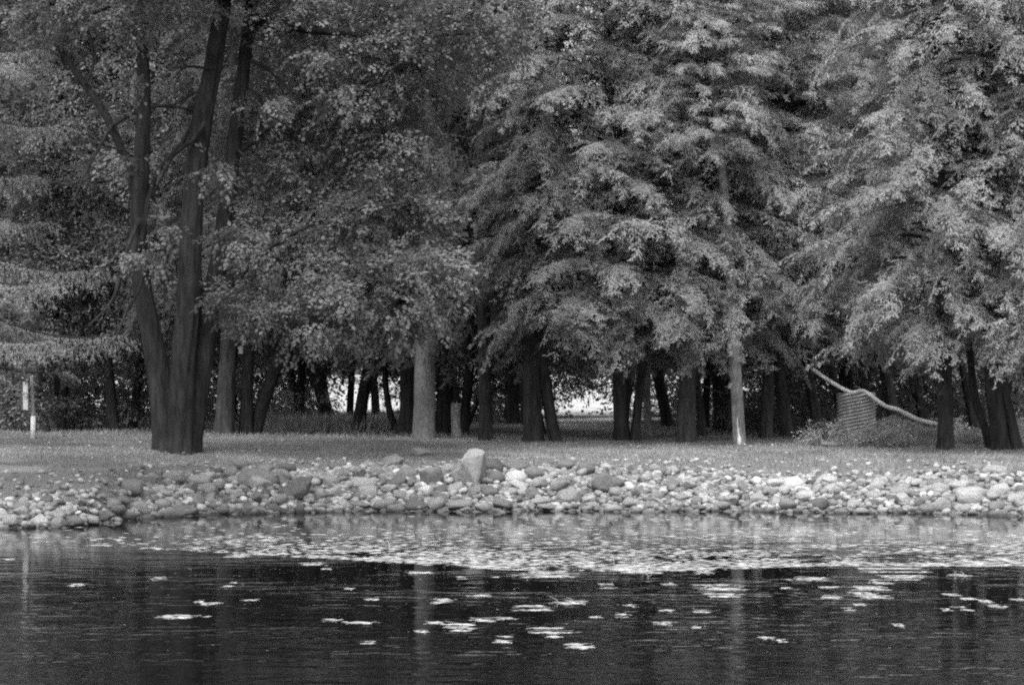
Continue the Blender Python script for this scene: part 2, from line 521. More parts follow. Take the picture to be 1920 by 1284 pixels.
def leafy_crown(seed, lobes, protos, per, s0=1.0, fill=.55):
    """lobes: list of (centre, radii); leaf twigs spread through the outer part of each"""
    rs = np.random.RandomState(seed)
    pos, dr, sc = [], [], []
    for c, r in lobes:
        c = np.array(c); r = np.array(r)
        n = int(per * (r[0] * r[1] + r[1] * r[2] + r[0] * r[2]) / 3)
        u = unit(rs.normal(0, 1, (n, 3)))
        rad = rs.uniform(fill, 1, n) ** .7
        # bunch the twigs: knots on the lobe, each with a handful
        kn = unit(rs.normal(0, 1, (max(4, n // 15), 3)))
        near = kn[rs.randint(0, len(kn), n)]
        u = unit(u * .33 + near)
        p = c + u * r * rad[:, None]
        d = unit(u * [1, 1, .35] + rs.normal(0, .35, (n, 3)) + [0, 0, -.12])
        pos.append(p); dr.append(d); sc.append(s0 * rs.uniform(.7, 1.2, n))
    acc = Acc()
    place(acc, protos, np.concatenate(pos), np.concatenate(dr), np.concatenate(sc), rs, roll=.5)
    return acc
def std_lobes(seed, H, R, n):
    rs = np.random.RandomState(seed); L = []
    for k in range(n):
        t = (k + .5) / n
        rr = R * (.45 + .55 * math.sin(math.pi * min(1, .25 + .75 * t)))
        a = k * 2.4
        q = rs.uniform(.15, .7) * rr
        L.append(((q * math.cos(a), q * math.sin(a), H * t), (R * rs.uniform(.4, .6), R * rs.uniform(.4, .6), R * rs.uniform(.32, .45))))
    return L
for k in (0, 1):
    CROWN['leafy%d' % k] = (leafy_crown(90 + k, std_lobes(k, 13, 3.6, 22), LFY, 95).build('leafy%d_foliage' % k, M['leafy']), [])

# ------------------------------------------------------------------ trees
def trunk_obj(parent, base, pts, w0, w1, mat, H, name='trunk', seed=0, flare=.5, seg=24, furrow=.06, br=None, crown_z=0, cs=(1, 1, 1), rotz=0):
    """pts: world points up the stem; carried on to height H (above the base)"""
    p = [np.array(q, float) for q in pts]
    if p[-1][2] < base[2] + H:
        d = p[-1] - p[-2]; d = d / d[2]
        d[:2] *= .5
        p.append(p[-1] + d * (base[2] + H - p[-1][2]))
    L = sum(np.linalg.norm(p[k + 1] - p[k]) for k in range(len(p) - 1))
    n = max(14, int(L * 2.2))
    path = smooth_path(p, n)
    path = np.concatenate([[path[0] - (0, 0, .12)], path[:1], path[0] + (path[1] - path[0]) * np.array([.15, .35, .6])[:, None], path[1:]]) - np.array(base)
    z = path[:, 2]
    rad = np.interp(z, [0, 3.5, H], [w0 / 2, w1 / 2, .03])
    acc = Acc()
    add_tube(acc, path, rad, seg=seg, flare=flare, furrow=furrow, seed=seed)
    if br:
        c, s = math.cos(rotz), math.sin(rotz)
        for bp, r in br:
            q = bp * np.array(cs)
            q = np.stack([q[:, 0] * c - q[:, 1] * s, q[:, 0] * s + q[:, 1] * c, q[:, 2]], -1)
            zc = q[0, 2] + crown_z
            off = np.array([np.interp(zc, z, path[:, 0]), np.interp(zc, z, path[:, 1]), crown_z])
            add_tube(acc, q + off, np.linspace(r, .006, len(q)), seg=4, cap=False)
    return link(name, acc.build(name, mat, smooth=True), parent), path

_tn = 0
def tree(name, label, cat, px, py, w, top, mat='bark_dark', crown=None, zb=3.0, H=15, R=2.7, group=None, path=(), stems=None, dead=0, seed=None, Y=None, lean_crown=(0, 0), flare=.5, bare=True, second=.62):
    """px,py base in the photo; w, top: trunk widths in photo pixels at the foot and at crown height"""
    global _tn
    _tn += 1
    seed = seed or _tn * 7
    rs = np.random.RandomState(seed)
    if Y is None: bx, by, bz = hit(px, py)
    else: bx, by = wx(px, Y), Y; bz = gz(bx, by)
    root = link(name, None, loc=(bx, by, bz))
    root.empty_display_size = .3
    tag(root, label, cat, group)
    s = by / F
    rotz = rs.uniform(0, 6.28)
    cm, br = CROWN[crown] if crown else (None, [])
    Hc = H - zb
    cs = (R / 2.7, R / 2.7, Hc / 13.0)
    for k, st in enumerate(stems or [path]):
        if k: w, top = w * second, top * second
        pts = [P(x, y, by) for x, y in st] if st else [(bx, by, bz), (bx + rs.uniform(-.7, .7), by + rs.uniform(-.4, .4), bz + 4)]
        if not st: pass
        else: pts[0] = (pts[0][0], by, bz)
        n = len(stems) if stems else 1
        t, pth = trunk_obj(root, (bx, by, bz), pts, w * s, top * s, M[mat], H * (1 if k == 0 else .93), seed=seed + k, br=br if k == 0 and bare else None, crown_z=zb, cs=cs, rotz=rotz, flare=flare)
        if k == 0: main = pth
    if cm:
        c = link('crown', cm, root)
        ox = np.interp(zb + Hc * .25, main[:, 2], main[:, 0]); oy = np.interp(zb + Hc * .25, main[:, 2], main[:, 1])
        c.location = (ox + lean_crown[0], oy + lean_crown[1], zb)
        c.rotation_euler = (0, 0, rotz)
        c.scale = cs
    for k in range(dead):                                   # bare lower branches, sweeping down and up again
        zz = rs.uniform(.45, 1.0) * zb + .3
        a = rs.uniform(0, 6.28); ln = rs.uniform(1.0, 2.4)
        o = np.array([np.interp(zz, main[:, 2], main[:, 0]), np.interp(zz, main[:, 2], main[:, 1]), zz])
        h = np.array([math.cos(a), math.sin(a), 0]); l2 = np.array([-h[1], h[0], 0]) * rs.uniform(-.3, .3)
        q = smooth_path([o, o + (h * .4 + [0, 0, -.1]) * ln * .8, o + (h * .75 + l2 * .5) * ln + [0, 0, -.22 * ln], o + (h + l2) * ln + [0, 0, rs.uniform(-.2, .15) * ln]], 9)
        acc = Acc(); add_tube(acc, q, np.linspace(.022, .006, 9), seg=5)
        for e in range(3):
            u = rs.randint(4, 8); d = unit(q[u] - q[u - 1] + rs.normal(0, .5, 3))
            add_tube(acc, np.array([q[u], q[u] + d * .2, q[u] + d * .42 + [0, 0, -.05]]), [.009, .007, .004], seg=4)
        link('branch', acc.build('branch', M['bark_mid'], True), root)
    return root

# --- the big multi-stemmed maple
def maple():
    bx, by, bz = hit(330, 848)
    root = link('maple_tree', None, loc=(bx, by, bz))
    tag(root, 'big three-stemmed maple tree with one thick flared foot on the lawn', 'tree')
    s = by / F
    B = np.array((bx, by, bz))
    def W(pts, ys): return [np.array(P(x, y, by + dy)) for (x, y), dy in zip(pts, ys)]
    stems = [([(312, 846), (303, 740), (287, 640), (267, 540), (259, 450), (264, 320), (270, 200), (267, 90), (263, -40)], [0, 0, -.1, -.2, -.3, -.3, -.2, 0, 0], [48, 44, 38, 36, 32, 29, 25, 21, 17]),
             ([(336, 846), (343, 700), (353, 560), (359, 420), (369, 300), (381, 220), (400, 120), (417, 10), (426, -80)], [-.15, -.25, -.3, -.3, -.3, -.2, -.1, 0, 0], [50, 46, 43, 40, 38, 36, 33, 30, 27]),
             ([(352, 846), (376, 700), (393, 580), (412, 480), (428, 370), (441, 250), (459, 110), (476, -30)], [.15, .2, .2, .3, .3, .4, .4, .4], [46, 40, 36, 33, 30, 27, 25, 22])]
    for k, (pts, dy, w) in enumerate(stems):
        p = W(pts, dy); p[0][2] = bz
        d = (p[-1] - p[-2]); p.append(p[-1] + d * 3.0)
        w = w + [5]
        path = smooth_path(p, 44)
        wi = np.interp(np.linspace(0, len(w) - 1, 44), np.arange(len(w)), w)
        path = np.concatenate([[path[0] - (0, 0, .15)], path[:1], path[0] + (path[1] - path[0]) * np.array([.2, .4, .7])[:, None], path[1:]])
        wi = np.concatenate([[wi[0]] * 5, wi[1:]])
        acc = Acc(); add_tube(acc, path - B, wi * s / 2, seg=32, flare=.32, furrow=.085, seed=k + 3, lobes=4)
        link('trunk', acc.build('trunk', M['bark_dark'], True), root)
    limbs = [([(258, 390), (241, 315), (203, 225), (160, 160), (122, 108), (95, 70), (40, 10)], 15, -.3, 0),
             ([(262, 470), (276, 380), (300, 315), (340, 270), (362, 225)], 11, -.5, .1),
             ([(205, 240), (250, 213), (300, 199), (350, 205), (370, 215)], 7, -.4, .1),
             ([(262, 410), (238, 470), (212, 560), (165, 612)], 7, -.6, -1.2),
             ([(230, 282), (190, 272), (140, 265), (120, 285)], 4, -.4, -.8),
             ([(210, 235), (165, 315), (140, 370), (128, 375)], 5, -.5, -1),
             ([(112, 95), (140, 45), (200, 15), (240, 0)], 8, -.3, .5),
             ([(160, 160), (175, 120), (168, 60), (158, 40)], 5, -.3, -.2),
             ([(385, 230), (365, 260), (345, 275), (320, 300), (285, 370)], 8, -.6, -.6),
             ([(470, 115), (500, 130), (540, 165), (565, 182)], 6, 0, -.6),
             ([(445, 280), (465, 300), (485, 325), (498, 345)], 5, .2, -.5),
             ([(415, 480), (470, 488), (530, 495), (640, 520), (760, 545), (850, 560)], 9, .2, -1.2),
             ([(400, 560), (450, 520), (520, 455), (640, 400), (760, 380)], 10, 0, -1.5),
             ([(440, 290), (520, 230), (640, 180), (760, 150)], 11, .4, .2),
             ([(470, 40), (600, 60), (760, 70), (900, 60)], 12, .4, 0),
             ([(276, 480), (262, 540), (235, 590), (215, 640)], 5, -.6, -1),
             ([(398, 130), (360, 125), (345, 128), (330, 140)], 5, -.3, -.8)]
    for k, (pts, w, d0, d1) in enumerate(limbs):
        p = W(pts, np.linspace(d0, d1, len(pts)))
        path = smooth_path(p, 16)
        acc = Acc(); add_tube(acc, path - B, np.linspace(w * 1.25, max(3, w * .5), 16) * s / 2, seg=9, furrow=.04, seed=k)
        link('limb', acc.build('limb', M['bark_dark'], True), root)
    # leaf masses: photo x, y, depth from the foot, half-sizes in metres
    L = [(748, 540, -1.6, 1.5, 1.4, .85), (700, 560, -.8, 1.5, 1.3, .9), (560, 590, -1.2, 1.5, 1.2, .55), (470, 560, -1.6, .8, .9, .5), (600, 500, 0, 1.7, 1.5, .8),
         (722, 430, -.6, 1.3, 1.4, .9), (640, 400, .6, 1.7, 1.5, 1.1), (520, 420, 1.0, 1.3, 1.2, .9), (722, 300, .2, 1.2, 1.4, 1.1), (600, 280, 1.2, 1.8, 1.4, 1.2),
         (700, 180, .3, 1.6, 1.5, 1.0), (560, 150, 1.4, 1.6, 1.4, 1.1), (800, 90, -.4, 1.6, 1.5, 1.0), (890, 40, -.6, 1.2, 1.4, .9), (640, 40, 0, 2.0, 1.6, 1.0),
         (480, 20, 1.6, 1.5, 1.3, .8), (330, -25, -1.4, 1.4, 1.3, .45), (180, 20, -1.2, 1.6, 1.3, .6), (480, 300, 1.9, 1.1, 1.0, 1.1),
         (640, -120, 0, 3.0, 2.6, 1.5), (300, -140, 0, 3.2, 2.8, 1.4), (425, 440, -1.5, .5, .4, .28), (300, 480, -1.3, .4, .4, .2), (395, 310, -1.5, .35, .4, .2), (275, 150, -1.2, .4, .3, .2), (255, 290, -1.2, .3, .3, .18), (470, 200, -1.5, .4, .4, .25), (330, 420, -1.5, .35, .3, .2), (640, 90, -1.9, .5, .6, .3), (640, 170, -1.9, .35, .4, .2)]
    lobes = [(np.array(P(x, y, by + dy)) - B, (rx, ry, rz)) for x, y, dy, rx, ry, rz in L]
    acc = leafy_crown(5, lobes, MAP, 270)
    link('crown', acc.build('crown', M['maple']), root)
maple()

# --- the spruce whose boughs reach into the picture on the left
def spruce():
    bx, by = -14.2, 57.5; bz = gz(bx, by)
    root = link('spruce_tree', None, loc=(bx, by, bz))
    tag(root, 'tall spruce with tiered drooping boughs hanging behind the small white sign', 'tree')
    H = 19.0
    acc = Acc(); fol = Acc()
    path = np.stack([np.zeros(20), np.zeros(20), np.linspace(-.1, H, 20)], -1)
    add_tube(acc, path, np.linspace(.24, .03, 20), seg=14, flare=.5, furrow=.03)
    rs = np.random.RandomState(8)
    boughs = []
    for px, py, az in ((95, 122, -.1), (50, 140, -.6), (90, 105, -.35), (62, 330, -.1), (183, 505, -.1), (120, 535, -.5), (227, 628, -.1), (130, 640, -.6), (115, 695, .1), (50, 700, -.7), (85, 225, .35), (70, 410, .3), (30, 420, -.5)):
        boughs.append((wz(py, by) - bz, abs(wx(px, by) - bx) / max(.5, math.cos(az)), az))
    for k in range(120):
        t = (k + rs.uniform(0, 1)) / 120
        z = 2.6 + (H - 2.8) * t
        r = 5.0 * (1 - t) * rs.uniform(.7, 1.0)
        a = k * 2.39996
        if math.cos(a) > -.1 and 2.5 < z < 11.5: continue
        boughs.append((z - .32 * r * .6, r, a))
    pos, dr, sc = [], [], []
    for ztip, r, a in boughs:
        h = np.array([math.cos(a), math.sin(a), 0]); lat = np.array([-h[1], h[0], 0])
        z0 = ztip + .30 * r
        def at_(u): return np.array([0, 0, z0]) + h * r * u + np.array([0, 0, r * (-.55 * u + .25 * u ** 3)])
        q = np.array([at_(u) for u in np.linspace(0, 1, 9)])
        add_tube(acc, q, np.linspace(.02 + .008 * r, .008, 9), seg=6, cap=False)
        n = max(4, int(r * 9))
        for e in range(n):
            u = .22 + .78 * (e + rs.uniform(.2, .8)) / n
            sd = 1 if e % 2 else -1
            tg = unit(at_(u + .01) - at_(u - .01))
            d = unit(tg * 1.0 + lat * sd * rs.uniform(.5, 1.2) * (1.25 - u) + np.array([0, 0, -rs.uniform(.05, .5)]))
            if at_(u)[2] + bz < 2.85 and math.cos(a) > -.2: continue
            pos.append(at_(u)); dr.append(d); sc.append(rs.uniform(.6, .95) * (1.15 - .45 * u))
        pos.append(at_(.9)); dr.append(unit(at_(1.) - at_(.9))); sc.append(.55)
    place(fol, SPR, pos, dr, sc, rs, roll=.25)
    link('trunk', acc.build('trunk', M['bark_dark'], True), root)
    link('crown', fol.build('crown', M['spruce']), root)
spruce()

G1 = 'trees along the edge of the lawn'
tree('pine_tree', 'stout light-barked trunk right of the big maple, rising into its leaves', 'tree', 795, 823, 42, 34, 'bark_light', 'dark1', 5.0, 18, 2.6, G1, [(795, 823), (796, 700), (799, 600), (803, 400), (806, 150)], flare=.25)
tree('cedar_tree', 'dark lone cedar trunk between the broken stump and the forked cedar', 'tree', 910, 826, 25, 20, 'bark_dark', 'dark0', 3.4, 16, 1.4, G1, [(910, 826), (909, 700), (906, 600), (902, 400)], dead=3, lean_crown=(0, .9))
tree('cedar_tree', 'thick dark cedar with a leaning second stem like an upturned V', 'tree', 1001, 828, 35, 30, 'bark_dark', 'cedar1', 3.0, 16, 2.2, G1, stems=[[(999, 828), (998, 700), (996, 600), (994, 400)], [(1042, 828), (1029, 760), (1019, 690), (1012, 620), (1008, 500)]], dead=4, lean_crown=(.7, -.3))
tree('cedar_tree', 'cedar with two close parallel dark stems right of the bright field gap', 'tree', 1177, 828, 27, 24, 'bark_dark', 'cedar0', 2.6, 17, 3.4, G1, stems=[[(1166, 828), (1163, 740), (1160, 650), (1150, 450)], [(1190, 828), (1198, 740), (1206, 650), (1210, 450)]], dead=5, lean_crown=(0, -.8))
tree('birch_tree', 'thin pale trunk standing close behind the twin-stemmed cedar', 'tree', 1216, 818, 15, 12, 'bark_pale', 'dark0', 3.0, 14, 1.6, G1, [(1216, 818), (1213, 740), (1213, 680), (1214, 500)], flare=.2)
tree('cedar_tree', 'greyish cedar trunk with a flared foot left of the slender pale trunk', 'tree', 1286, 832, 35, 28, 'bark_mid', 'cedar2', 2.6, 16, 2.7, G1, [(1286, 832), (1289, 740), (1291, 680), (1297, 450)], dead=4, lean_crown=(0, -.3))
pale = tree('larch_tree', 'slender pale trunk with a white scar at its foot, leaning left upwards', 'tree', 1385, 836, 24, 20, 'bark_pale', 'soft0', 6.8, 17, 1.6, G1, [(1387, 836), (1382, 740), (1376, 640), (1368, 500), (1357, 350), (1342, 180), (1334, 0)], dead=3, flare=.15, lean_crown=(-.1, -.7), bare=False)
tree('cedar_tree', 'single black cedar trunk right of the corrugated pipe, at the fallen pole', 'tree', 1773, 843, 29, 25, 'bark_dark', 'cedar1', 2.6, 17, 2.8, G1, [(1774, 843), (1771, 700), (1766, 500), (1760, 300)], dead=3)
tree('cedar_tree', 'rightmost cedar with two leaning black stems forming a narrow V', 'tree', 1890, 845, 33, 28, 'bark_dark', 'cedar2', 2.7, 16, 2.8, G1, stems=[[(1878, 845), (1868, 760), (1862, 700), (1855, 500)], [(1908, 845), (1892, 770), (1878, 710), (1872, 600)]], dead=3)
tree('cedar_tree', 'thin dark cedar stem leaning left beside the rightmost forked cedar', 'tree', 1858, 842, 15, 12, 'bark_dark', None, 3, 5, 2, G1, [(1858, 842), (1846, 800), (1832, 760), (1822, 700)])
tree('cedar_tree', 'cedar outside the right edge with its boughs reaching into view', 'tree', 2040, 850, 32, 27, 'bark_dark', 'cedar0', 2.8, 16, 2.9, G1, [(2040, 850), (2036, 600)])

for x_, y_, hh in ((-11.8, 43.5, 17),):  # unseen tree added off to the left, crown leaned to shade the lawn
    t_ = tree('unseen_shade_tree', 'unseen leafy tree added to shade the left lawn', 'tree', 0, 0, 40, 34, 'bark_mid', 'leafy0', 10.4, hh, 3.6, 'unseen trees added for shade', Y=y_, lean_crown=(3.2, .5))
    t_.location = (x_, y_, gz(x_, y_))

G2 = 'dark trunks behind the big maple'
tree('cedar_tree', 'dark stout trunk with a paler left edge just right of the maple', 'tree', 422, 813, 34, 28, 'bark_mid', 'dark0', 3.8, 16, 2.4, G2, [(420, 813), (424, 740), (428, 650), (432, 500)])
tree('cedar_tree', 'narrow dark upright trunk paired with the strongly leaning dark trunk', 'tree', 461, 813, 24, 20, 'bark_dark', 'dark1', 3.8, 15, 2.2, G2, [(461, 813), (463, 740), (466, 650), (468, 500)])
tree('cedar_tree', 'strongly leaning dark trunk right of the maple, bending up to the right', 'tree', 478, 813, 26, 22, 'bark_dark', 'dark0', 3.8, 14, 2.2, G2, [(476, 813), (493, 755), (516, 690), (537, 630), (556, 540)])
tree('cedar_tree', 'leaning dark trunk before the left white light gaps', 'tree', 673, 808, 24, 19, 'bark_dark', 'dark1', 3.0, 15, 2.6, G2, [(672, 808), (680, 750), (688, 700), (696, 620)], dead=3)
tree('cedar_tree', 'thin curved dark stem bowing left beside the stout light trunk', 'tree', 747, 810, 13, 10, 'bark_dark', 'dark0', 3.8, 11, 1.6, G2, [(747, 810), (734, 785), (726, 745), (722, 700), (720, 620)], dead=2)
tree('cedar_tree', 'broad black trunk directly left of the stout light trunk', 'tree', 765, 813, 34, 30, 'bark_dark', 'dark0', 3.2, 16, 2.8, G2, [(765, 813), (767, 740), (768, 650), (770, 500)], dead=2)
tree('cedar_tree', 'broad black trunk between the stout light trunk and broken stump', 'tree', 833, 812, 32, 28, 'bark_dark', 'dark1', 2.8, 16, 2.6, G2, [(833, 812), (834, 740), (832, 650), (830, 500)], dead=2)

G3 = 'trees deeper in the wood'
for px, py, w, kind, zb, H, R, lb in (
        (613, 791, 27, 'leafy0', 3.5, 17, 3.0, 'straight grey trunk left of the first white light gap'),
        (655, 789, 13, 'dark1', 3.1, 15, 2.2, 'thin trunk splitting the white light gaps behind the leaning trunk'),
        (560, 786, 16, 'dark0', 3.5, 16, 2.6, 'thin dim trunk over the pale tall grass, left of the grey trunk'),
        (706, 793, 16, 'dark0', 3.5, 16, 2.6, 'narrow dark trunk between the two white light gaps'),
        (962, 794, 24, 'dark0', 3.4, 17, 2.6, 'dark trunk deep behind the lone cedar and the thick forked cedar'),
        (985, 796, 13, 'dark1', 3.5, 15, 2.2, 'thin dark trunk seen just left of the thick forked cedar'),
        (1252, 800, 22, 'dark1', 3.4, 16, 2.6, 'dark trunk between the thin pale trunk and the greyish cedar'),
        (1352, 806, 26, 'dark0', 3.3, 16, 2.4, 'dark trunk just left of the slender pale trunk'),
        (1322, 803, 14, 'dark1', 3.4, 15, 2.0, 'narrow dark trunk right of the greyish flared cedar'),
        (125, 803, 30, 'dark0', 2.7, 16, 2.9, 'dark trunk in the shade right of the small white sign'),
        (212, 806, 20, 'leafy1', 2.7, 16, 3.2, 'leafy tree with a thin trunk between the sign and the maple'),
        (248, 803, 16, 'leafy0', 2.7, 15, 2.8, 'leafy tree with a dim trunk close left of the maple foot'),
        (20, 806, 26, 'dark1', 2.7, 17, 2.8, 'dark trunk left of the sign, under the spruce boughs'),
        (1436, 64.5, 22, 'soft0', 2.8, 17, 2.9, 'leaning dim trunk right of the slender pale trunk'),
        (1475, 66.5, 24, 'soft1', 2.7, 18, 3.2, 'dim tree with soft pale sprays second right of the slender pale trunk'),
        (1535, 67, 22, 'soft0', 2.7, 18, 3.2, 'tree with soft pale sprays above the upper end of the fallen pole'),
        (1592, 69, 20, 'cedar1', 2.7, 17, 2.5, 'cedar rising directly behind the corrugated pipe'),
        (1680, 68, 24, 'soft1', 2.7, 18, 2.6, 'tree with soft sprays behind the weedy mound'),
        (1735, 70, 20, 'cedar0', 2.7, 17, 2.3, 'cedar deep behind the single black trunk'),
        (1012, 68, 22, 'dark0', 3.4, 19, 3.0, 'cedar deep behind the thick forked cedar, left of the bright gap'),
        (1318, 67, 16, 'soft1', 4.0, 18, 3.0, 'dim trunk behind and right of the greyish flared cedar'),
        (868, 69, 20, 'dark0', 3.4, 18, 3.0, 'dark trunk just right behind the broken stump'),
        (1830, 70, 22, 'dark0', 2.7, 17, 2.6, 'dim cedar behind the thin leaning stem on the right')):
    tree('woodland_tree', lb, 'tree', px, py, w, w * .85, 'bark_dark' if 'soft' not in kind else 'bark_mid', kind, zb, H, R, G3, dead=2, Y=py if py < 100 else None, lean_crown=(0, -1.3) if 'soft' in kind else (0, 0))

G4 = 'filler trees at the back of the wood'
rs = np.random.RandomState(77)
back = []
for row, (Y, n) in enumerate(((74, 8), (84, 8), (90, 9))):
    for k in range(n):
        px = -80 + (k + .5 + rs.uniform(-.3, .3)) * 2080 / n
        if 590 < px < 745 or 1015 < px < 1165 or 1218 < px < 1245: continue     # the open lines of sight to the field
        kind = ('leafy0', 'leafy1', 'dark0')[k % 3] if px < 560 else ('soft0', 'soft1', 'dark0')[k % 3] if px > 1380 else ('dark0', 'dark1')[k % 2]
        back.append((px, Y, kind))
back += [(1170, 80, 'dark1'), (1290, 82, 'soft0')]
for px, Y, kind in back:
    tree('woodland_tree', 'one of the dim trees crowding the back of the dark wood', 'tree', px, 0, 15, 12, 'bark_dark', kind, rs.uniform(2.8, 3.4), rs.uniform(17, 20), rs.uniform(2.8, 3.6), G4, Y=Y + rs.uniform(-2, 2), dead=1)

# far edge of the wood: one closed mass of foliage with openings towards the field
rs = np.random.RandomState(5)
n = 15000
Yw = rs.uniform(94, 99, n); pxw = rs.uniform(-500, 2450, n); zw = rs.uniform(1.0, 25, n) ** 1.0
op = ((pxw > 592) & (pxw < 748)) | ((pxw > 1012) & (pxw < 1170)) | ((pxw > 1216) & (pxw < 1250)) | ((pxw > 1308) & (pxw < 1334))
zw[:8000] = rs.uniform(-1.4, 4.0, 8000)
keep = ~(op & (zw + .7 < np.where(pxw > 1000, wz(742, 97), wz(716, 97)) + .2)) & ~((np.abs(pxw - 1545) < 14) & (np.abs(zw - wz(8, 97)) < .6))
pos = np.stack([(pxw - 960) * Yw / F, Yw, zw + 1], -1)[keep]
acc = Acc()
place(acc, LFY + CED[:2], pos, unit(rs.normal(0, 1, (len(pos), 3)) * [1, 1, .4] + [0, -.6, 0]), rs.uniform(1.6, 2.6, len(pos)), rs, roll=.8)
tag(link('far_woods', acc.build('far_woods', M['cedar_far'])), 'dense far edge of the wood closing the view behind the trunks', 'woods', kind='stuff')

# undergrowth shrubs in the dark
def shrub_mesh(seed, mat):
    rs = np.random.RandomState(seed)
    lob = [((rs.uniform(-.5, .5), rs.uniform(-.4, .4), rs.uniform(.3, .9)), (.5, .5, .4)) for _ in range(6)]
    return leafy_crown(seed, lob, LFY, 150, .8).build('shrub', mat)
SH = [shrub_mesh(200 + k, M['cedar_far']) for k in range(3)]
for px, Y, s, lb in ((70, 74, 1.6, 'dark shrub in the shade right of the sign post'), (190, 75, 1.7, 'dark shrub under the leafy tree left of the maple'), (270, 76, 1.5, 'dim shrub touching the left side of the maple foot'),
                     (15, 72, 1.4, 'dark shrub behind the left of the sign'), (540, 84, 1.5, 'dim shrub behind the strongly leaning trunk'), (900, 86, 1.3, 'dim shrub behind the broken stump'),
                     (1420, 71, 1.3, 'low dark shrub right of the slender pale trunk'), (1480, 73, 1.6, 'dark shrub below the upper end of the fallen pole'), (1530, 68, 1.1, 'dim shrub at the left of the corrugated pipe'),
                     (1570, 74, 1.7, 'tall dark shrub just behind the corrugated pipe'), (1740, 72, 1.8, 'dark shrub behind the lower end of the fallen pole'), (1840, 72, 1.6, 'dark shrub behind the forked cedar on the right'),
                     (1275, 88, 1.2, 'dim shrub behind the greyish flared cedar'), (1390, 80, 1.6, 'dim shrub behind the slender pale trunk'), (380, 80, 1.5, 'dim shrub behind the right side of the maple')):
    x = wx(px, Y)
    o = link('shrub', SH[int(px) % 3], loc=(x, Y, gz(x, Y)))
    o.scale = (s, s, s * .95); o.rotation_euler = (0, 0, px * .37)
    tag(o, lb, 'shrub', 'shrubs in the shade of the wood')

# broken stump
def stump():
    bx, by, bz = hit(856, 822)
    s = by / F
    path = smooth_path([(0, 0, -.1), (0, 0, .2), (-.02, 0, .6), (-.01, 0, wz(757, by) - bz)], 12)
    acc = Acc(); add_tube(acc, path, np.full(12, 17 * s / 2), seg=18, flare=.35, furrow=.09, seed=4)
    v = np.concatenate(acc.v)
    top = v[:, 2].max()
    k = v[:, 2] > top - .12
    v[k, 2] += .05 * np.sin(np.arctan2(v[k, 1], v[k, 0]) * 3) + .03 * np.sin(v[k, 0] * 60)
    acc.v = [v]
    o = link('stump', acc.build('stump', M['bark_pale'], True), loc=(bx, by, bz))
    tag(o, 'broken pale stump beside the stout light trunk', 'stump')
    acc = Acc()
    bx, by, bz = hit(872, 811)
    q = smooth_path([P(872, 811, by), P(882, 785, by), P(894, 760, by), P(902, 735, by)], 10)
    add_tube(acc, q - np.array((bx, by, bz)), np.linspace(.075, .045, 10), seg=10)
    o = link('leaning_log', acc.build('leaning_log', M['bark_dark'], True), loc=(bx, by, bz))
    tag(o, 'short dark log leaning up to the right beside the broken stump', 'log')
stump()

# white scar on the pale larch
acc = Acc()
Yp = pale.location[1]
q = np.array([P(1386, 835, Yp - .17), P(1386, 822, Yp - .155), P(1384.5, 810, Yp - .145), P(1383, 795, Yp - .14), P(1382.5, 783, Yp - .135)])
add_tube(acc, q - np.array(pale.location), [.06, .05, .02, .014, .006], seg=8)
link('bark_scar', acc.build('bark_scar', M['scar'], True), pale)

# ------------------------------------------------------------------ sign
def box(acc, c, s, rz=0, m=0, bev=0):
    x, y, z = np.array(s) / 2
    v = np.array([(a, b_, d) for d in (-z, z) for a, b_ in ((-x, -y), (x, -y), (x, y), (-x, y))])
    ca, sa = math.cos(rz), math.sin(rz)
    v = np.stack([v[:, 0] * ca - v[:, 1] * sa, v[:, 0] * sa + v[:, 1] * ca, v[:, 2]], -1) + np.array(c)
    acc.add(v, [(0, 3, 2, 1), (4, 5, 6, 7), (0, 1, 5, 4), (1, 2, 6, 5), (2, 3, 7, 6), (3, 0, 4, 7)], m)
def bevel(o, w=.006, seg=2):
    md = o.modifiers.new('bevel', 'BEVEL'); md.width = w; md.segments = seg
def sign():
    bx, by, bz = hit(62, 823)
    s = by / F
    root = link('post_sign', None, loc=(bx, by, bz))
    tag(root, 'small white notice board seen edge-on, on a post with white foot', 'sign')
    zt = wz(705, by) - bz
    a = Acc(); add_tube(a, np.array([(0, 0, -.1), (0, 0, .5), (-.04, 0, zt)]), [.045, .045, .045], seg=4)
    o = link('post', a.build('post', M['post']), root); bevel(o, .008)
    a = Acc(); zs = wz(780, by) - bz
    add_tube(a, np.array([(0, 0, -.05), (0, 0, zs * .5), (0, 0, zs - .012), (0, 0, zs)]), [.064, .064, .064, .052], seg=16)
    link('sleeve', a.build('sleeve', M['white_paint'], True), root)
    zc = (wz(716, by) + wz(768, by)) / 2 - bz
    a = Acc(); box(a, (-.19, -.02, zc), (.55, .02, wz(716, by) - wz(768, by)), R_(-68))
    o = link('sign_panel', a.build('sign_panel', M['sign_face']), root); bevel(o, .004)
    a = Acc()
    box(a, np.array((-.19, -.02, zc - .05)) + np.array([math.sin(R_(-68)), -math.cos(R_(-68)), 0]) * .0125, (.12, .004, .09), R_(-68))
    link('emblem', a.build('emblem', M['galv']), root)
sign()

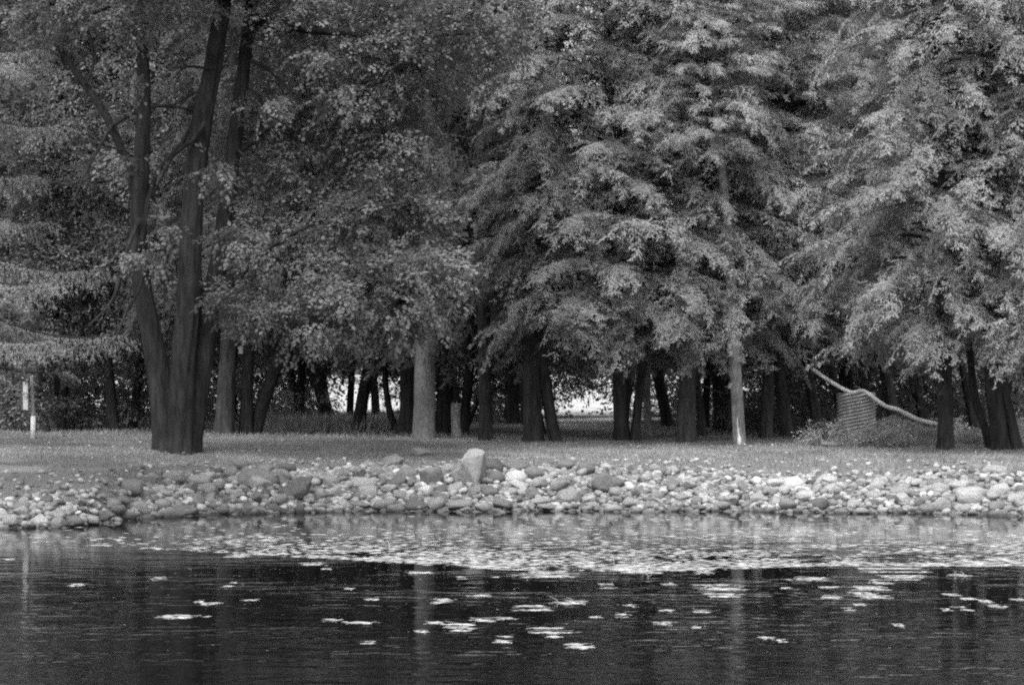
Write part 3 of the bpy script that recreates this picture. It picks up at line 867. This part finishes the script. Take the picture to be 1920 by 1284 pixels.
# ------------------------------------------------------------------ corrugated pipe, pole
def culvert():
    by = 61.9; bx = wx(1607, by); bz = gz(bx, by)
    s = by / F
    Rr = 34 * s; Ht = wz(736, by) - bz
    p = 6.4 * s
    nz_, nt_ = 220, 72
    th = np.linspace(0, 2 * np.pi, nt_, endpoint=False); z = np.linspace(-.1, Ht, nz_)
    T, Z = np.meshgrid(th, z)
    ph = 2 * np.pi * (Z / p - 6 * T / (2 * np.pi))
    r = Rr + .034 * np.sin(ph)
    v = np.stack([r * np.cos(T), r * np.sin(T), Z], -1).reshape(-1, 3)
    r2 = r - .012
    v2 = np.stack([r2 * np.cos(T), r2 * np.sin(T), Z], -1).reshape(-1, 3)
    i, j = np.meshgrid(np.arange(nz_ - 1), np.arange(nt_), indexing='ij'); j2 = (j + 1) % nt_
    q = np.stack([i * nt_ + j, i * nt_ + j2, (i + 1) * nt_ + j2, (i + 1) * nt_ + j], -1).reshape(-1, 4)
    n = len(v); e = (nz_ - 1) * nt_; k = np.arange(nt_); k2 = (k + 1) % nt_
    rim = np.stack([e + k, e + k2, n + e + k2, n + e + k], -1)
    root = link('corrugated_pipe', mesh('corrugated_pipe', np.concatenate([v, v2]), [q, q[:, ::-1] + n, rim], M['galv'], smooth=True), loc=(bx, by, bz))
    root.rotation_euler = (0, R_(-1.5), 0)
    tag(root, 'upright corrugated steel culvert pipe standing on end beside the weedy mound', 'pipe')
    Y = by - Rr * .3
    def PP(x, y, dy): return P(x, y, Y + dy)
    pts = [PP(1523, 691, .3), PP(1545, 707, .25), PP(1570, 723, .1), PP(1590, 733.5, -.05), PP(1602, 736, -.1), PP(1611, 733, -.15), PP(1621, 734, -.22), PP(1634, 742, -.32), PP(1649, 754, -.4), PP(1665, 763, -.45), PP(1681, 767, -.5), PP(1702, 777, -.6), PP(1727, 788, -.8), PP(1768, 797, -1.0)]
    path = smooth_path(pts, 70)
    o0 = path[len(path) // 2].copy()
    acc = Acc(); add_tube(acc, path - o0, np.linspace(.045, .055, 70) * (1 + .05 * np.sin(np.arange(70) * .9)), seg=12, furrow=.03)
    o = link('fallen_pole', acc.build('fallen_pole', M['wood_pale'], True), loc=o0)
    tag(o, 'long bare crooked pole slanting across the top of the corrugated pipe', 'pole')
culvert()

# ------------------------------------------------------------------ weeds on the mound
def weed_mesh(seed):
    rs = np.random.RandomState(seed)
    acc = Acc(); pos, dr, sc = [], [], []
    for k in range(16):
        a = rs.uniform(0, 6.28); ln = rs.uniform(.25, .55)
        d = np.array([math.cos(a) * .5, math.sin(a) * .5, 1]); b0 = np.array([math.cos(a), math.sin(a), 0]) * rs.uniform(0, .2)
        for e in range(3):
            pos.append(b0 + d * ln * (.2 + .3 * e)); dr.append(unit(np.array([math.cos(a + e), math.sin(a + e), rs.uniform(.1, .8)]))); sc.append(rs.uniform(.4, .75))
    for p_, d_, c_ in zip(pos, dr, sc): add_tube(acc, np.array([(0, 0, 0), np.array(p_) * .6, p_, p_ + d_ * .6 * c_]), [.008, .006, .005, .003], seg=4)
    place(acc, LFY, pos, dr, sc, rs, roll=.6)
    return acc.build('weed', M['weed'])
WD = [weed_mesh(300 + k) for k in range(4)]
rs = np.random.RandomState(12)
wl = []
for k in range(64):
    px = rs.uniform(1545, 1900); py = rs.uniform(800, 838)
    x, y, z = hit(px, py)
    if 1555 < px < 1665 and py < 826: continue
    wl.append((px, x, y, z, rs.uniform(.5, 1.15) if not 1680 < px < 1780 else rs.uniform(.3, .5)))
for px in range(1672, 1760, 10):
    y = MOUND[1] + rs.uniform(-.6, .3); x = wx(px, y); wl.append((px, x, y, gz(x, y), rs.uniform(.3, .6) if px < 1690 else .25))
for px, x, y, z, s in wl:
    o = link('weed_plant', WD[rs.randint(4)], loc=(x, y, z - .02)); o.scale = (s, s, s); o.rotation_euler = (0, 0, rs.uniform(0, 6))
    tag(o, 'clump of rank leafy weeds on the mound beside the corrugated pipe', 'weeds', 'weed clumps on the mound')

# ------------------------------------------------------------------ stones
def rock_proto(seed, sub, angular, power=1.0):
    bm = bmesh.new(); bmesh.ops.create_icosphere(bm, subdivisions=sub, radius=1)
    rs = np.random.RandomState(seed)
    v = np.array([w.co[:] for w in bm.verts]); f = np.array([[w.index for w in fc.verts] for fc in bm.faces])
    bm.free()
    if power != 1: v = np.sign(v) * np.abs(v) ** power
    for k in range(16 if angular else 9):
        n = unit(rs.normal(0, 1, 3)); d = rs.uniform(.5, .82) if angular else rs.uniform(.66, .9)
        ov = np.maximum(0, v @ n - d); v = v - ov[:, None] * n * (.95 if angular else .75)
    off = rs.uniform(0, 90, 3)
    dz = np.array([mnoise.fractal(Vector(p * 1.6 + off), .8, 2.0, 4) for p in v])
    v = v * (1 + (.12 if angular else .10) * dz)[:, None]
    v = (v - (v.max(0) + v.min(0)) / 2) / ((v.max(0) - v.min(0)) / 2)      # unit half-sizes
    return v, f
RP = [rock_proto(400 + k, 3, False, .88) for k in range(9)] + [rock_proto(450 + k, 3, True, .85) for k in range(7)]
RP += [rock_proto(480, 4, True, .66), rock_proto(483, 4, True, .75)]
RMESH = {}
def rock_mesh(k, tone):
    if (k, tone) not in RMESH:
        RMESH[(k, tone)] = mesh('stone', RP[k][0], [RP[k][1]], STONE[tone], smooth=True)
    return RMESH[(k, tone)]
TS = {'d': 'dark grey', 'm': 'mid grey', 'l': 'light grey', 'p': 'pale', 'w': 'whitish'}
placed = []                                                    # x, y, r
rocks = []                                                     # dicts for the labels
def rock(x, y, hx, hy, hz, zc, k, tone, rot, label=None, name='stone'):
    o = link(name, rock_mesh(k, tone), loc=(x, y, zc)); o.scale = (hx, hy, hz); o.rotation_euler = rot
    placed.append((x, y, hx))
    rocks.append(dict(o=o, x=x, y=y, d=y - float(shore(x)), s=2 * hx, k=k, tone=tone, label=label, hz=hz))
    return o
rs = np.random.RandomState(21)
# stones one can point to in the photograph: centre x, y, width, height (photo pixels), tone, shape (r rounded, a angular)
KEY = [(885, 880, 56, 76, 'l', 'r', 'tall upright boulder standing at the top of the stone bank'), (552, 919, 68, 46, 'd', 'a', 'big dark blunt boulder low in the bank below the maple'),
       (922, 874, 40, 30, 'd', 'a', 'dark block tucked against the right side of the upright boulder'), (966, 877, 56, 24, 'd', 'r', 'long low dark stone right of the dark block'),
       (968, 896, 42, 28, 'w', 'r', 'round whitish stone in front of the long dark stone'), (928, 895, 38, 24, 'd', 'r', 'round dark stone between the upright boulder and whitish stone'),
       (1141, 907, 60, 38, 'd', 'a', 'big dark wedge-shaped boulder below the twin-stemmed cedar'), (1823, 932, 60, 38, 'p', 'r', 'large pale boulder on the right, below the black cedar trunks'),
       (1489, 905, 44, 28, 'w', 'a', 'larger right one of two whitish angular stones'), (1455, 908, 36, 22, 'w', 'a', 'smaller left one of two whitish angular stones'),
       (789, 848, 38, 18, 'l', 'r', 'low rounded stone lying alone on the grass, topmost of the bank'), (482, 898, 78, 36, 'm', 'r', None), (486, 907, 46, 28, 'p', 'r', 'speckled pale stone in front of a large grey one, left of dark boulder'),
       (245, 915, 44, 34, 'm', 'r', None), (277, 906, 36, 22, 'd', 'r', None), (324, 897, 46, 22, 'm', 'r', None), (371, 901, 48, 22, 'l', 'r', None), (454, 873, 30, 22, 'm', 'r', None),
       (539, 881, 32, 26, 'd', 'a', None), (437, 900, 24, 16, 'l', 'r', None), (433, 887, 36, 20, 'm', 'r', None), (335, 925, 26, 18, 'p', 'r', None), (124, 955, 24, 14, 'p', 'r', None),
       (41, 949, 32, 20, 'l', 'r', None), (19, 977, 40, 26, 'l', 'r', None), (343, 962, 56, 30, 'm', 'r', None), (415, 958, 34, 18, 'm', 'r', None), (4, 966, 22, 18, 'p', 'r', None),
       (207, 943, 42, 16, 'l', 'r', None), (808, 897, 46, 44, 'm', 'a', None), (764, 890, 42, 28, 'm', 'r', None), (747, 902, 38, 28, 'd', 'a', None), (736, 863, 42, 24, 'm', 'a', None),
       (681, 907, 52, 24, 'l', 'r', None), (689, 924, 42, 28, 'l', 'r', None), (721, 947, 42, 24, 'm', 'r', None), (742, 957, 36, 22, 'm', 'r', None), (862, 947, 52, 20, 'm', 'r', None),
       (674, 945, 40, 15, 'm', 'a', None), (1066, 932, 50, 32, 'm', 'r', None), (1034, 951, 54, 15, 'm', 'r', None), (1015, 940, 38, 18, 'l', 'r', None), (1002, 889, 38, 28, 'm', 'r', None),
       (1183, 943, 34, 18, 'l', 'r', None), (1220, 946, 38, 16, 'm', 'a', None), (1327, 936, 22, 18, 'w', 'a', None), (1363, 916, 28, 18, 'p', 'a', None), (1510, 930, 38, 22, 'p', 'r', None),
       (1536, 947, 36, 26, 'd', 'r', None), (1804, 912, 50, 24, 'p', 'r', None), (1868, 881, 46, 18, 'l', 'r', None), (1834, 879, 32, 20, 'm', 'r', None), (1766, 949, 40, 28, 'l', 'r', None),
       (1744, 955, 38, 24, 'm', 'r', None), (1774, 879, 18, 10, 'w', 'r', None), (1600, 912, 22, 16, 'p', 'a', None), (1691, 922, 42, 20, 'l', 'r', None), (1604, 945, 28, 18, 'p', 'r', None),
       (1906, 936, 32, 22, 'p', 'r', None), (1314, 953, 38, 13, 'm', 'r', None), (1288, 906, 30, 15, 'l', 'r', None), (1480, 946, 36, 22, 'm', 'r', None), (620, 905, 30, 26, 'l', 'r', None),
       (640, 890, 28, 20, 'm', 'r', None), (705, 885, 34, 24, 'm', 'a', None), (840, 880, 30, 22, 'l', 'r', None), (1100, 880, 36, 24, 'm', 'r', None), (1060, 872, 34, 20, 'm', 'r', None),
       (1420, 935, 28, 20, 'l', 'r', None), (1640, 930, 32, 20, 'l', 'r', None), (1870, 950, 34, 22, 'm', 'r', None), (1720, 905, 26, 16, 'p', 'r', None), (600, 925, 24, 20, 'l', 'r', None), (215, 955, 42, 22, 'm', 'r', None), (236, 968, 38, 20, 'l', 'r', None), (192, 968, 42, 22, 'm', 'a', None), (256, 950, 38, 22, 'l', 'r', None), (168, 976, 38, 20, 'l', 'r', None), (228, 938, 32, 18, 'm', 'a', None), (272, 961, 36, 20, 'm', 'r', None), (140, 978, 34, 18, 'm', 'r', None), (77, 884, 12, 9, 'w', 'r', 'small lone whitish stone on the grass at far left of the bank')]
for px, py, w, h, t, sh, lb in KEY:
    x, y, z = hit(px, min(py + h * .38, 992 if px < 250 else 966))
    s = y / F
    hx, hz = w * s / 2 * 1.04, h * s / 2 * 1.08
    hy = max(hx * rs.uniform(.7, 1.0), hz * .7)
    if py == 880 and px == 885: hx, hy, hz = 29 * s, 23 * s, 40 * s
    zc = wz(py, y)
    big = px == 885
    rock(x, y + hy * .5, hx, hy, hz, zc, (rs.randint(0, 9) if sh == 'r' else rs.randint(9, 16)) if px not in (885, 552) else 16 if big else 17, TS[t], (rs.uniform(-.12, .12), rs.uniform(-.12, .12) if not big else -.06, rs.choice([0, math.pi]) + rs.uniform(-.3, .3)) if not big else (math.pi, .05, .4), lb, 'boulder' if w > 50 else 'stone')
# the rest of the 300 that show largest
tries = 0
while len(rocks) < 300 and tries < 60000:
    tries += 1
    px = rs.uniform(-10, 1930)
    lim = 1.15 if tries < 15000 else .92
    x = (px - 960) * 51 / F
    s0 = float(shore(x))
    if px < 230: d = rs.uniform(-.25, 1.7)
    else: d = rs.uniform(-.2, 2.5 if 1330 < px < 1720 else 3.1)
    y = s0 + d
    bigz = 1.15 if px > 1680 or 460 < px < 900 else .85 if 1200 < px < 1680 or px < 220 else 1.0
    r = rs.uniform(.12, .22) * bigz * (1 if d < 1.9 else .72)
    if tries > 15000: r *= .85
    x = wx(px, y)
    if any((x - a) ** 2 + (y - b_) ** 2 < (lim * .78 * (r + c)) ** 2 for a, b_, c in placed): continue
    hz = r * rs.uniform(.5, .85); hy = r * rs.uniform(.75, 1.1)
    tone = rs.choice(list(TONES), p=[.16, .32, .3, .17, .05] if px < 1200 else [.08, .24, .34, .26, .08])
    sh = rs.randint(9, 16) if rs.uniform() < .6 else rs.randint(0, 9)
    rock(x, y, r, hy, hz, gz(x, y) + hz * rs.uniform(.25, .75), sh, tone, (rs.uniform(-.35, .35), rs.uniform(-.35, .35), rs.uniform(0, 6.28)))
GR = 'stones of the shore bank'
ZN = [(-9999, 190, 'below the small sign'), (190, 460, 'below the maple'), (460, 660, 'around the dark blunt boulder'), (660, 860, 'left of the upright boulder'), (860, 1060, 'right of the upright boulder'),
      (1060, 1270, 'below the twin-stemmed cedar'), (1270, 1440, 'below the slender pale trunk'), (1440, 1680, 'below the corrugated pipe'), (1680, 9999, 'below the black cedar trunks')]
ORD = 'first second third fourth fifth sixth seventh eighth ninth tenth eleventh twelfth thirteenth fourteenth fifteenth sixteenth'.split()
cls = {}
for r in rocks:
    r['px'] = 960 + F * r['x'] / r['y']
    zn = next(n for a, b_, n in ZN if a <= r['px'] < b_)
    row = 'at the water' if r['d'] < .75 else 'mid-bank' if r['d'] < 2.0 else 'by the grass'
    sz = 'large' if r['s'] > .44 else 'medium' if r['s'] > .28 else 'small'
    shp = 'angular' if 9 <= r['k'] < 16 else 'rounded'
    if r['label'] is None: cls.setdefault((sz, r['tone'], shp, row, zn), []).append(r)
for (sz, tn, shp, row, zn), L in cls.items():
    L.sort(key=lambda r: r['px'])
    for n, r in enumerate(L):
        t = f"{sz} {tn} {shp} stone {row}, {zn}"
        if len(L) > 1: t += f", {ORD[min(n, 15)]} from left"
        r['label'] = t
for r in rocks: tag(r['o'], r['label'], 'stone', GR)

# smaller cobbles between and behind them: nobody would count these
RS = [rock_proto(500 + k, 2, k % 2 == 1) for k in range(6)]
acc = Acc()
rs = np.random.RandomState(31)
n = 7000
px = rs.uniform(-80, 2000, n); x = (px - 960) * 51 / F
d = rs.uniform(-.7, 4.6, n) ** 1.0
y = shore(x) + d; x = (px - 960) * y / F
y = shore(x) + d
r = rs.uniform(.035, .13, n) * np.where(d > 3, .6, 1) * np.where(px < 230, .8, 1)
lim = np.interp(px, [0, 230, 330, 460, 900, 1330, 1500, 1720, 1800], [1.7, 1.9, 2.6, 3.2, 3.0, 2.7, 2.3, 2.5, 3.0])
keep = (rs.uniform(0, 1, n) < np.where(d > lim, .22, 1)) & ~((d > 3.0) & (px > 1380) & (px < 1720) & (rs.uniform(0, 1, n) < .6))
x, y, r, d = x[keep], y[keep], r[keep], d[keep]
z = ground(x, y) + r * rs.uniform(-.1, .5, len(x))
ti = rs.choice(5, len(x), p=[.12, .3, .33, .2, .05])
K = list(TONES)
for t in range(5):
    for k, (pv, pf) in enumerate(RS):
        s = (ti == t) & (np.arange(len(x)) % 6 == k)
        if not s.any(): continue
        nn = int(s.sum())
        a = rs.uniform(0, 6.28, nn); rot = frames(np.stack([np.cos(a), np.sin(a), rs.normal(0, .25, nn)], -1), roll=rs.normal(0, .3, nn))
        v, f = inst(pv * [1, .8, .62], pf, np.stack([x, y, z], -1)[s], rot, r[s])
        acc.add(v, f, t)
tag(link('cobbles', acc.build('cobbles', [STONE[k] for k in K], True)), 'small grey cobbles packed between the larger stones of the bank', 'cobbles', kind='stuff')
# rubble at the foot of the mound
rs = np.random.RandomState(41)
for px, py, w, h, t, lb in ((1560, 833, 44, 10, 'l', 'flat pale slab at the left end of the mound rubble'), (1602, 832, 46, 12, 'l', 'flat pale slab before the foot of the corrugated pipe'), (1632, 826, 34, 14, 'm', 'tilted grey slab right of the pipe foot'),
                            (1676, 811, 32, 14, 'm', 'arched grey slab highest on the weedy mound'), (1678, 830, 28, 12, 'l', 'rounded light stone at the front of the weedy mound'), (1655, 830, 22, 10, 'm', 'small grey stone at the mound front left of the rounded one'), (1700, 822, 24, 12, 'd', 'dark stone half hidden among weeds on the mound')):
    x, y, z = hit(px, min(py + 3, 838)); s = y / F
    o = link('stone', rock_mesh(rs.randint(0, 16), TS[t]), loc=(x, y, wz(py, y))); o.scale = (w * s / 2, w * s / 2.6, h * s / 2 * 1.2); o.rotation_euler = (0, rs.uniform(-.2, .2), rs.uniform(-.3, .3))
    tag(o, lb, 'stone', 'rubble on the weedy mound')

# ------------------------------------------------------------------ grass
rs = np.random.RandomState(51)
def blades(n, px0, px1, Y0, Y1, h0, h1, wd):
    px = rs.uniform(px0, px1, n); Y = rs.uniform(Y0, Y1, n); x = (px - 960) * Y / F
    return x, Y, rs.uniform(h0, h1, n), wd
acc = Acc()
def grass(x, y, h, wd):
    n = len(x); z = ground(x, y) - .01
    a = rs.uniform(0, 6.28, n); ln = rs.normal(0, .45, (n, 2)) * h[:, None]
    sx_, sy_ = np.cos(a) * wd, np.sin(a) * wd
    v = np.stack([np.stack([x - sx_, y - sy_, z], -1), np.stack([x + sx_, y + sy_, z], -1), np.stack([x + ln[:, 0], y + ln[:, 1], z + h], -1)], 1).reshape(-1, 3)
    acc.add(v, np.arange(3 * n).reshape(n, 3))
x, y, h, wd = blades(170000, -60, 1990, 50, 66, .035, .085, .011)
d = y - shore(x)
thin = .72 + .5 * np.sin(x * .9 + np.sin(y * .8) * 2) * np.sin(y * 1.3 + x * .5)
k = (d > 3.0) & (rs.uniform(0, 1, len(x)) < np.clip((d - 2.6) / 2, 0, 1) * thin)
grass(x[k], y[k], h[k], wd)
x, y, h, wd = blades(5000, 470, 760, 70, 92, .2, .5, .02)
grass(x, y, h, wd)
x, y, h, wd = blades(26000, -60, 1990, 65, 84, .04, .12, .018)
grass(x, y, h, wd)
x, y, h, wd = blades(16000, -60, 1990, 49, 58, .08, .2, .012)
d = y - shore(x)
k = (np.abs(d - 3.3 - .5 * np.sin(x * 1.3)) < rs.uniform(0, 1.1, len(x))) & (np.sin(x * 2.1) + np.sin(x * 5.3 + y) > -.3)
grass(x[k], y[k], h[k], wd)
tag(link('grass', acc.build('grass', M['grassblade'])), 'short mown grass of the lawn between the stones and the trees', 'grass', kind='stuff')

n = 1500
px = rs.uniform(-60, 1990, n); Y = rs.uniform(51, 68, n); x = (px - 960) * Y / F
k = (Y - shore(x)) > 3.2; x, Y = x[k], Y[k]; n = len(x)
a = rs.uniform(0, 6.28, n); ln = rs.uniform(.04, .11, n)
v = kite(np.stack([x, Y, ground(x, Y) + .05], -1), np.stack([np.cos(a), np.sin(a), rs.normal(0, .3, n)], -1), unit(np.stack([rs.normal(0, .5, n), rs.normal(0, .5, n), np.ones(n)], -1)), ln, ln * .6).reshape(-1, 3)
tag(link('fallen_leaves', mesh('fallen_leaves', v, [np.arange(4 * n).reshape(-1, 4)], M['litter'])), 'dry leaves and twigs scattered over the lawn', 'leaves', kind='stuff')
# ------------------------------------------------------------------ floating weed
def flakes(rs, n, cx, cyy, rx, ry, smin, smax, tilt=.035, gauss=True):
    if gauss: x = cx + rs.normal(0, .45, n) * rx; y = cyy + rs.normal(0, .45, n) * ry
    else: x, y = cx, cyy
    a = rs.uniform(-.6, .6, n) + rs.choice([0, math.pi], n)
    ln = rs.uniform(smin, smax, n); w = ln * rs.uniform(.25, .6, n)
    d = np.stack([np.cos(a), np.sin(a), rs.normal(0, tilt * .5, n)], -1)
    nr = unit(np.stack([rs.normal(0, tilt, n), rs.normal(0, tilt, n) - .05, np.ones(n)], -1))
    return kite(np.stack([x, y, np.full(n, .002) + rs.uniform(0, .005, n)], -1), unit(d), nr, ln, w).reshape(-1, 3)
def curl(acc, x, y, rs, h=.12):
    a = rs.uniform(0, 6.28)
    q = smooth_path([(x, y, 0), (x + .03 * math.cos(a), y, h * .6), (x + .10 * math.cos(a), y, h)], 6)
    add_tube(acc, q, np.linspace(.007, .003, 6), seg=5)
WP = [(1070, 1130, 60, 2), (996, 1139, 80, 2), (862, 1169, 65, 2), (904, 1160, 50, 1), (678, 1166, 60, 1), (813, 1166, 38, 1), (866, 1181, 42, 1), (791, 1184, 20, 1), (945, 1202, 34, 2), (1036, 1192, 26, 2), (1032, 1183, 95, 1), (1085, 1208, 62, 2),
      (690, 1206, 13, 1), (951, 1160, 36, 1), (825, 1129, 40, 2), (700, 1123, 20, 1), (904, 1114, 36, 1), (1139, 1097, 28, 2), (1258, 1097, 26, 1), (1243, 1169, 36, 1), (1252, 1144, 30, 1), (1164, 1150, 20, 1), (1119, 1154, 20, 1), (1183, 1137, 18, 1),
      (655, 1103, 15, 1), (787, 1073, 46, 1), (866, 1081, 16, 1), (1017, 1079, 130, 3), (1200, 1074, 75, 3), (1348, 1102, 110, 2), (1359, 1118, 65, 3), (1517, 1082, 65, 2), (1676, 1068, 150, 3), (1695, 1083, 92, 3), (1642, 1090, 40, 2), (1634, 1101, 66, 3),
      (1623, 1111, 50, 3), (1642, 1118, 66, 1), (1555, 1118, 42, 1), (1563, 1101, 56, 1), (1470, 1101, 22, 1), (1800, 1079, 42, 1), (1785, 1115, 24, 2), (1810, 1120, 24, 2), (1842, 1125, 20, 2), (1868, 1137, 30, 2), (1910, 1124, 24, 1), (1436, 1195, 26, 1),
      (1463, 1198, 10, 1), (1683, 1172, 14, 1), (1808, 1142, 20, 1), (1770, 1141, 12, 1), (1589, 1141, 13, 1), (1612, 1133, 24, 1), (1312, 1143, 26, 1), (1305, 1175, 14, 1), (1321, 1073, 30, 2), (149, 1095, 28, 1), (188, 1022, 42, 2), (19, 1048, 18, 1),
      (377, 1125, 9, 1), (394, 1132, 36, 1), (335, 1155, 88, 1), (471, 1125, 30, 1), (430, 1098, 14, 2), (294, 1086, 22, 1), (618, 1166, 30, 1), (588, 1057, 42, 2), (449, 1041, 52, 3), (614, 1066, 12, 1)]
rs = np.random.RandomState(61)
pads = []
for px, py, w, dn in WP:
    Y = F * CAMZ / (py - HOR); x = wx(px, Y); hw = w / 2 * Y / F
    acc = Acc()
    n = int(9 + w * dn * .6)
    fl = []
    for q in range(dn + 1):
        nq = n // (dn + 1) + 3
        fl.append(flakes(rs, nq, rs.uniform(-.35, .35) * hw if q else 0, rs.normal(0, .10 + .05 * dn), hw * (rs.uniform(.4, .8) if q else .9), rs.uniform(.05, .12), .05, min(.16, .06 + hw * .35), .02))
    fl = np.concatenate(fl)
    acc.add(fl, np.arange(len(fl)).reshape(-1, 4))
    add_tube(acc, smooth_path([(-hw * .9, rs.normal(0, .12), .003), (-hw * .3, rs.normal(0, .12), .003), (hw * .3, rs.normal(0, .12), .003), (hw * .9, rs.normal(0, .12), .003)], 10), np.full(10, .0025), seg=4)
    tw = w > 40 and rs.uniform() < .2 and px > 800
    if tw:
        for q in range(rs.randint(1, 4)): curl(acc, rs.uniform(-hw, hw) * .8, rs.uniform(-.1, .1), rs, rs.uniform(.035, .075))
    o = link('water_plant', acc.build('water_plant', M['pondweed']), loc=(x, Y, 0))
    pads.append(dict(o=o, px=px, py=py, w=w, tw=tw, dn=dn))
cls = {}
for q in pads:
    c = 'off the maple' if q['px'] < 480 else 'off the dark blunt boulder' if q['px'] < 730 else 'off the upright boulder' if q['px'] < 1050 else 'off the twin-stemmed cedar' if q['px'] < 1290 else 'off the slender pale trunk' if q['px'] < 1500 else 'off the corrugated pipe' if q['px'] < 1720 else 'off the black cedars'
    dp = 'near shore' if q['py'] < 1090 else 'midway out' if q['py'] < 1140 else 'far out'
    sz = 'wide' if q['w'] > 60 else 'middling' if q['w'] > 28 else 'tiny'
    cls.setdefault((sz, q['tw'], dp, c), []).append(q)
for (sz, tw, dp, c), L in cls.items():
    L.sort(key=lambda r: r['px'])
    for n, q in enumerate(L):
        t = f"{sz} pale weed patch {'with stalks ' if tw else ''}{dp} {c}"
        if len(L) > 1: t += f", {ORD[n]} from left"
        tag(q['o'], t, 'water weed', 'patches of weed floating on the lake')
# the dense band under the bank and the scattered crumbs
n = 30000
px = rs.uniform(-60, 1980, n)
edge = np.interp(px, [0, 300, 600, 800, 1000, 1300, 1500, 1920], [1015, 1030, 1046, 1058, 1072, 1070, 1062, 1062])
u = rs.uniform(0, 1, n) ** .7
py = 966 + (edge - 966) * u
den = np.interp(px, [0, 250, 500, 700, 1920], [.05, .15, .5, .9, 1])
_gr = rs.uniform(0, 1, (60, 40))                      # drifts: smooth noise over the water
def drift(a, b_):
    i0 = np.clip(a.astype(int), 0, 58); j0 = np.clip(b_.astype(int), 0, 38); fa = a - i0; fb = b_ - j0
    return (_gr[i0, j0] * (1 - fa) + _gr[i0 + 1, j0] * fa) * (1 - fb) + (_gr[i0, j0 + 1] * (1 - fa) + _gr[i0 + 1, j0 + 1] * fa) * fb
cl = np.clip(drift((px + 100) / 60, (py - 955) / 7) * .7 + drift((px + 100) / 150, (py - 955) / 16 + 20) * .5, 0, 1)
k = rs.uniform(0, 1, n) < den * (.16 + .84 * u ** 2) * np.clip(cl * 1.9 - .55, .05, 1)
px, py = px[k], py[k]
Y = F * CAMZ / (py - HOR); x = (px - 960) * Y / F
acc = Acc()
nn = len(x)
acc.add(flakes(rs, nn, x, Y, 0, 0, .04, .2, tilt=.02, gauss=False), np.arange(4 * nn).reshape(-1, 4))
for q in range(12):
    e = rs.randint(nn); curl(acc, x[e], Y[e], rs, rs.uniform(.05, .14))
n = 420
px = rs.uniform(100, 1920, n); py = 1062 + rs.exponential(45, n); k = py < 1270; px, py = px[k], py[k]
Y = F * CAMZ / (py - HOR); x = (px - 960) * Y / F
acc.add(flakes(rs, len(x), x, Y, 0, 0, .012, .04, gauss=False), np.arange(4 * len(x)).reshape(-1, 4))
tag(link('weed_band', acc.build('weed_band', M['pondweed'])), 'band of bleached water weed floating under the stone bank', 'water weed', kind='stuff')

# ------------------------------------------------------------------ across the field
def house():
    Y = 420; x = wx(1122, Y); z = gz(x, Y)
    root = link('farmhouse', None, loc=(x, Y, z))
    tag(root, 'small white house far off across the bright field', 'house')
    a = Acc(); box(a, (0, 0, 1.3), (3.4, 6, 3.0)); link('wall', a.build('wall', M['wall']), root)
    a = Acc()
    v = [(-2.0, -3.3, 2.78), (2.0, -3.3, 2.78), (2.0, 3.3, 2.78), (-2.0, 3.3, 2.78), (-2.0, 0, 4.6), (2.0, 0, 4.6)]
    a.add(v, [(0, 1, 5, 4), (2, 3, 4, 5), (0, 3, 2, 1)]); a.add(v, [(0, 4, 3), (1, 2, 5)])
    link('roof', a.build('roof', M['roofm']), root)
    for xx in (-.35, .55):
        a = Acc(); box(a, (xx, -3.02, 1.55), (.5, .08, 1.0)); link('window', a.build('window', M['dark']), root)
house()
